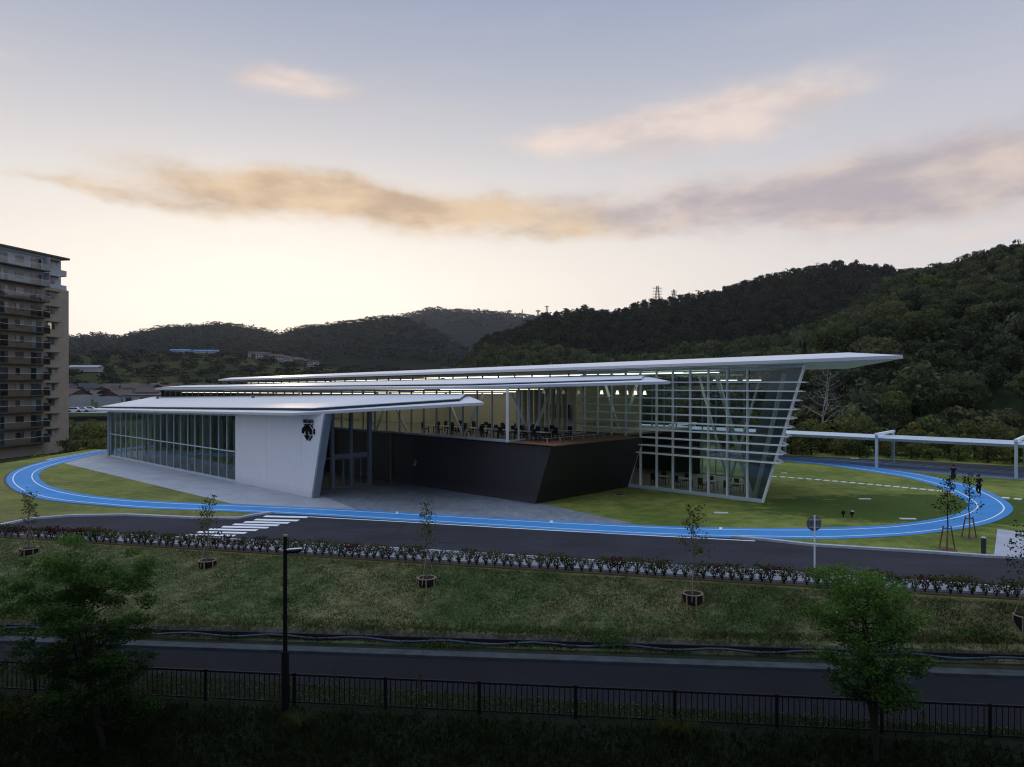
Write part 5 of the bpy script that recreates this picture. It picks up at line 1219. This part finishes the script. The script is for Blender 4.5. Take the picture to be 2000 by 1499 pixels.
# buildings on the foothill
def on_hill(h, px, t): return Vector(h.pt(px, t))
bl = [gable(24, 10, 5, 2, 'wall_white', 'tile_blue', 'left one of the blue-roofed sheds on the foothill crest', 'shed', name='long_shed'), ]
for k, (px, w_, lb) in enumerate(((352, 1.0, 'left one of the blue-roofed sheds on the foothill crest'), (374, .8, 'middle one of the blue-roofed sheds on the foothill crest'), (403, 1.25, 'right, brightest of the blue-roofed sheds on the foothill crest'))):
    o = bl[0] if k == 0 else copy_thing(bl[0], (0, 0, 0)); p = on_hill(HE, px, .93); o.location = p+Vector((0, 0, 1.5)); o.scale = (w_*.8, .7, .55); o['label'] = lb; o.rotation_euler = (0, 0, .1*k)
rr = random.Random(2)
for k in range(17):
    px = 492+k*7.6+rr.uniform(-2, 2); kk = rr.choice((0, 2, 2, 3)); p = on_hill(HE, px, .90-rr.random()*.05); o = copy_thing(K[kk], p+Vector((0, 0, 1.0)), rr.uniform(-.6, .6), rr.uniform(.8, 1.0), HL[kk]+', '+ORD[k]+' from the left in the foothill crest row'); o['group'] = 'houses along the foothill crest'
p = on_hill(HE, 168, .30); gh = empty('greenhouse', p, 'long pale low greenhouse on the foothill beside the apartment tower', 'greenhouse')
part(MB().box(p+Vector((0, 0, 2.0)), (22, 8, 3.6)), 'wall', 'wall_white', gh); part(MB().prism([p+Vector(q) for q in ((-11.5, -4.4, 3.8), (-11.5, 4.4, 3.8), (-11.5, 0, 5.4))], (23, 0, 0)), 'roof', 'apt_panel_light', gh)
for k, (px, t, lb) in enumerate(((655, .45, 0), (662, .47, 0), (670, .45, 0), (690, .46, 0), (445, .35, 0))): pass

# pylons and masts on the ridges
def pylon(px, ytop, ybot, D, wdt, arms, label, name='power_pylon'):
    X = (px-CX)/F*D; z0 = CZ+(HY-ybot)/F*D-8; z1 = CZ+(HY-ytop)/F*D; t = empty(name, (X, D, z0), label, 'pylon' if arms else 'mast'); mb = MB(); H_ = z1-z0; r = max(.22, D*.0005)
    n = 9
    for k in range(n):
        a, b = k/n, (k+1)/n; wa, wb = wdt*(1-a*.75), wdt*(1-b*.75)
        for sx, sy in ((-1, -1), (1, -1), (1, 1), (-1, 1)):
            mb.bar((X+sx*wa, D+sy*wa, z0+a*H_), (X+sx*wb, D+sy*wb, z0+b*H_), r)
        mb.bar((X-wa, D-wa, z0+a*H_), (X+wb, D-wb, z0+b*H_), r*.7); mb.bar((X+wa, D-wa, z0+a*H_), (X-wb, D-wb, z0+b*H_), r*.7)
    part(mb, 'lattice', 'tower_steel', t)
    for k in range(arms): part(MB().bar((X-wdt*1.6, D, z1-2-k*H_*.13), (X+wdt*1.6, D, z1-2-k*H_*.13), r*2, r*1.6), 'cross_arm', 'tower_steel', t)
pylon(1284, 559, 586, 640, 2.6, 4, 'taller lattice power pylon on the wooded ridge right of centre'); pylon(1316, 566, 580, 900, 2.2, 3, 'smaller power pylon just right of the taller one')
pylon(995, 606, 617, 2600, 5, 2, 'leftmost stubby mast on the far ridge', 'radio_mast'); pylon(1020, 605, 619, 2600, 2.5, 0, 'thin faint mast second from left on the far ridge', 'radio_mast'); pylon(1051, 606, 618, 2400, 5, 2, 'stubby antenna mast third from left on the far ridge', 'radio_mast'); pylon(1068, 598, 617, 2400, 4.5, 1, 'tallest antenna mast of the four on the far ridge', 'radio_mast')

# ------------------------------------------------------------------ people
def person(px, py, H, face, label, pose, legs, top, bottom, bottom_len, shoe):
    p = gp(px, py); p.z = .02; root = empty('person', p, label, 'person', rz=face)
    k = H/1.75
    def skin(name, V_, E_, R_, m, sub=2):
        me = bpy.data.meshes.new(name); me.from_pydata([tuple(c*k for c in v) for v in V_], E_, []); o = bpy.data.objects.new(name, me); COL.objects.link(o)
        md = o.modifiers.new('s', 'SKIN'); o.modifiers.new('d', 'SUBSURF').levels = sub; o.modifiers['d'].render_levels = sub
        for i, r in enumerate(R_): me.skin_vertices[0].data[i].radius = (r*k, r*k) if not isinstance(r, tuple) else (r[0]*k, r[1]*k)
        me.skin_vertices[0].data[0].use_root = True
        dg = bpy.context.evaluated_depsgraph_get(); m2 = bpy.data.meshes.new_from_object(o.evaluated_get(dg)); bpy.data.objects.remove(o)
        m2.name = name; m2.materials.clear(); m2.materials.append(M[m]); m2.polygons.foreach_set('use_smooth', [True]*len(m2.polygons)); o = bpy.data.objects.new(name, m2); COL.objects.link(o); o.parent = root; return o
    hipL, kneeL, ankL, toeL, hipR, kneeR, ankR, toeR = legs; elL, haL, elR, haR = pose
    V_ = [(0, 0, .95), (0, 0, 1.12), (0, .0, 1.34), (0, .0, 1.46), (0, .02, 1.56), (0, .03, 1.66), (0, .02, 1.72), (-.16, 0, 1.40), elL, haL, (.16, 0, 1.40), elR, haR, hipL, kneeL, ankL, toeL, hipR, kneeR, ankR, toeR]
    E_ = [(0, 1), (1, 2), (2, 3), (3, 4), (4, 5), (5, 6), (2, 7), (7, 8), (8, 9), (2, 10), (10, 11), (11, 12), (0, 13), (13, 14), (14, 15), (15, 16), (0, 17), (17, 18), (18, 19), (19, 20)]
    R_ = [(.13, .10), (.12, .09), (.14, .10), .055, .075, .09, .06, .055, .04, .028, .055, .04, .028, .085, .055, .035, .03, .085, .055, .035, .03]
    skin('body', V_, E_, R_, 'skin')
    def lr(a, b, t): return tuple(a[i]*(1-t)+b[i]*t for i in range(3))
    skin('shirt', [(0, 0, .93), (0, 0, 1.12), (0, 0, 1.34), (0, 0, 1.45), (-.17, 0, 1.40), lr((-.17, 0, 1.40), elL, .75), (.17, 0, 1.40), lr((.17, 0, 1.40), elR, .75)], [(0, 1), (1, 2), (2, 3), (2, 4), (4, 5), (2, 6), (6, 7)], [(.16, .125), (.15, .115), (.165, .125), .07, .075, .065, .075, .065], top)
    if bottom_len < 1: kl, kr = lr(hipL, kneeL, bottom_len), lr(hipR, kneeR, bottom_len); VV = [(0, 0, .95), hipL, kl, hipR, kr]; EE = [(0, 1), (1, 2), (0, 3), (3, 4)]; RR = [(.15, .12), .11, .095, .11, .095]
    else: VV = [(0, 0, .95), hipL, kneeL, lr(kneeL, ankL, .92), hipR, kneeR, lr(kneeR, ankR, .92)]; EE = [(0, 1), (1, 2), (2, 3), (0, 4), (4, 5), (5, 6)]; RR = [(.15, .12), .105, .075, .052, .105, .075, .052]
    skin('shorts' if bottom_len < 1 else 'trousers', VV, EE, RR, bottom)
    hm = MB()
    for z, r in ((1.60, .092), (1.66, .108), (1.72, .102), (1.77, .07), (1.79, .01)):
        kk = len(hm.v)
        for j in range(12): a = 2*math.pi*j/12; hm.v.append((math.cos(a)*r*.92*k, (math.sin(a)*r+.005-(.02 if z < 1.7 else 0))*k, z*k))
        if z > 1.6: [hm.f.append((kk-12+j, kk-12+(j+1) % 12, kk+(j+1) % 12, kk+j)) for j in range(12)]
    hm.build('hair', 'hair', smooth=True).parent = root
    fc = MB(); fc.tube([(0, .11*k, 1.645*k), (0, .135*k, 1.62*k)], [.012*k, .016*k], 6)
    for s in (-1, 1): fc.box((s*.092*k, .02*k, 1.63*k), (.015*k, .04*k, .06*k))
    fc.build('face', 'skin').parent = root
    for q, kn in ((ankL, kneeL), (ankR, kneeR)):
        MB().hexa([((q[0]+x)*k, (q[1]+y)*k, (q[2]+z)*k) for z, sh in ((-.07, 1), (.03, .8)) for x, y in ((-.045*sh, -.06*sh), (.045*sh, -.06*sh), (.04*sh, .19*sh), (-.04*sh, .19*sh))]).build('shoe', shoe).parent = root
    # five short fingers and a thumb at each hand
    for h_, el_ in ((haL, elL), (haR, elR)):
        d = Vector(h_)-Vector(el_); d.normalize(); hb_ = MB()
        for j in range(4): o_ = Vector((0, (j-1.5)*.018, 0)); s_ = Vector(h_)+o_+d*.02; hb_.tube([s_*k, (s_+d*(.05+.008*(j in (1, 2))))*k, (s_+d*.07+Vector((0, 0, -.02)))*k], [.009*k, .008*k, .006*k], 5)
        s_ = Vector(h_)+Vector((0, .04, 0)); hb_.tube([s_*k, (s_+d*.02+Vector((0, .03, 0)))*k], [.01*k, .008*k], 5); hb_.build('hand', 'skin', smooth=True).parent = root
    return root
# both run away from the camera, face = +Y local
person(1862, 947, 1.74, math.radians(-20), 'jogger farther away in black and red shirt and long dark shorts on the track bend', ((-.24, -.08, 1.18), (-.20, .14, 1.12), (.25, -.05, 1.17), (.20, .18, 1.16)),
       ((-.09, 0, .90), (-.09, .10, .50), (-.09, -.06, .10), (-.09, .05, .05), (.09, 0, .90), (.10, .05, .48), (.10, -.02, .08), (.10, .10, .04)), 'black_cloth', 'navy_cloth', .97, 'white_shoe')
person(1912, 971, 1.74, math.radians(8), 'jogger nearer the camera all in black with white shoes on the track bend', ((-.28, -.10, 1.20), (-.22, .12, 1.14), (.30, -.12, 1.20), (.24, .08, 1.14)),
       ((-.09, 0, .90), (-.10, .12, .50), (-.09, -.12, .22), (-.09, -.08, .14), (.09, 0, .90), (.09, .03, .48), (.09, -.02, .08), (.09, .10, .04)), 'black_cloth', 'black_cloth', 1.0, 'white_shoe')

# ------------------------------------------------------------------ haze
hz_ = MB().hexa([(x, y, z) for z in (-8.5, 265) for x, y in ((-3600, -700), (3600, -700), (3600, 3600), (-3600, 3600))])
ho = hz_.build('haze', 'soffit'); ho.data.materials.clear(); tag(ho, kind='stuff')
m = bpy.data.materials.new('haze'); m.use_nodes = True; nt = m.node_tree; nt.nodes.clear()
o_ = nt.nodes.new('ShaderNodeOutputMaterial'); pv = nt.nodes.new('ShaderNodeVolumePrincipled'); pv.inputs['Color'].default_value = (.85, .88, .95, 1); pv.inputs['Density'].default_value = .00006
pv.inputs['Anisotropy'].default_value = .3
nt.links.new(pv.outputs[0], o_.inputs['Volume']); ho.data.materials.append(m)
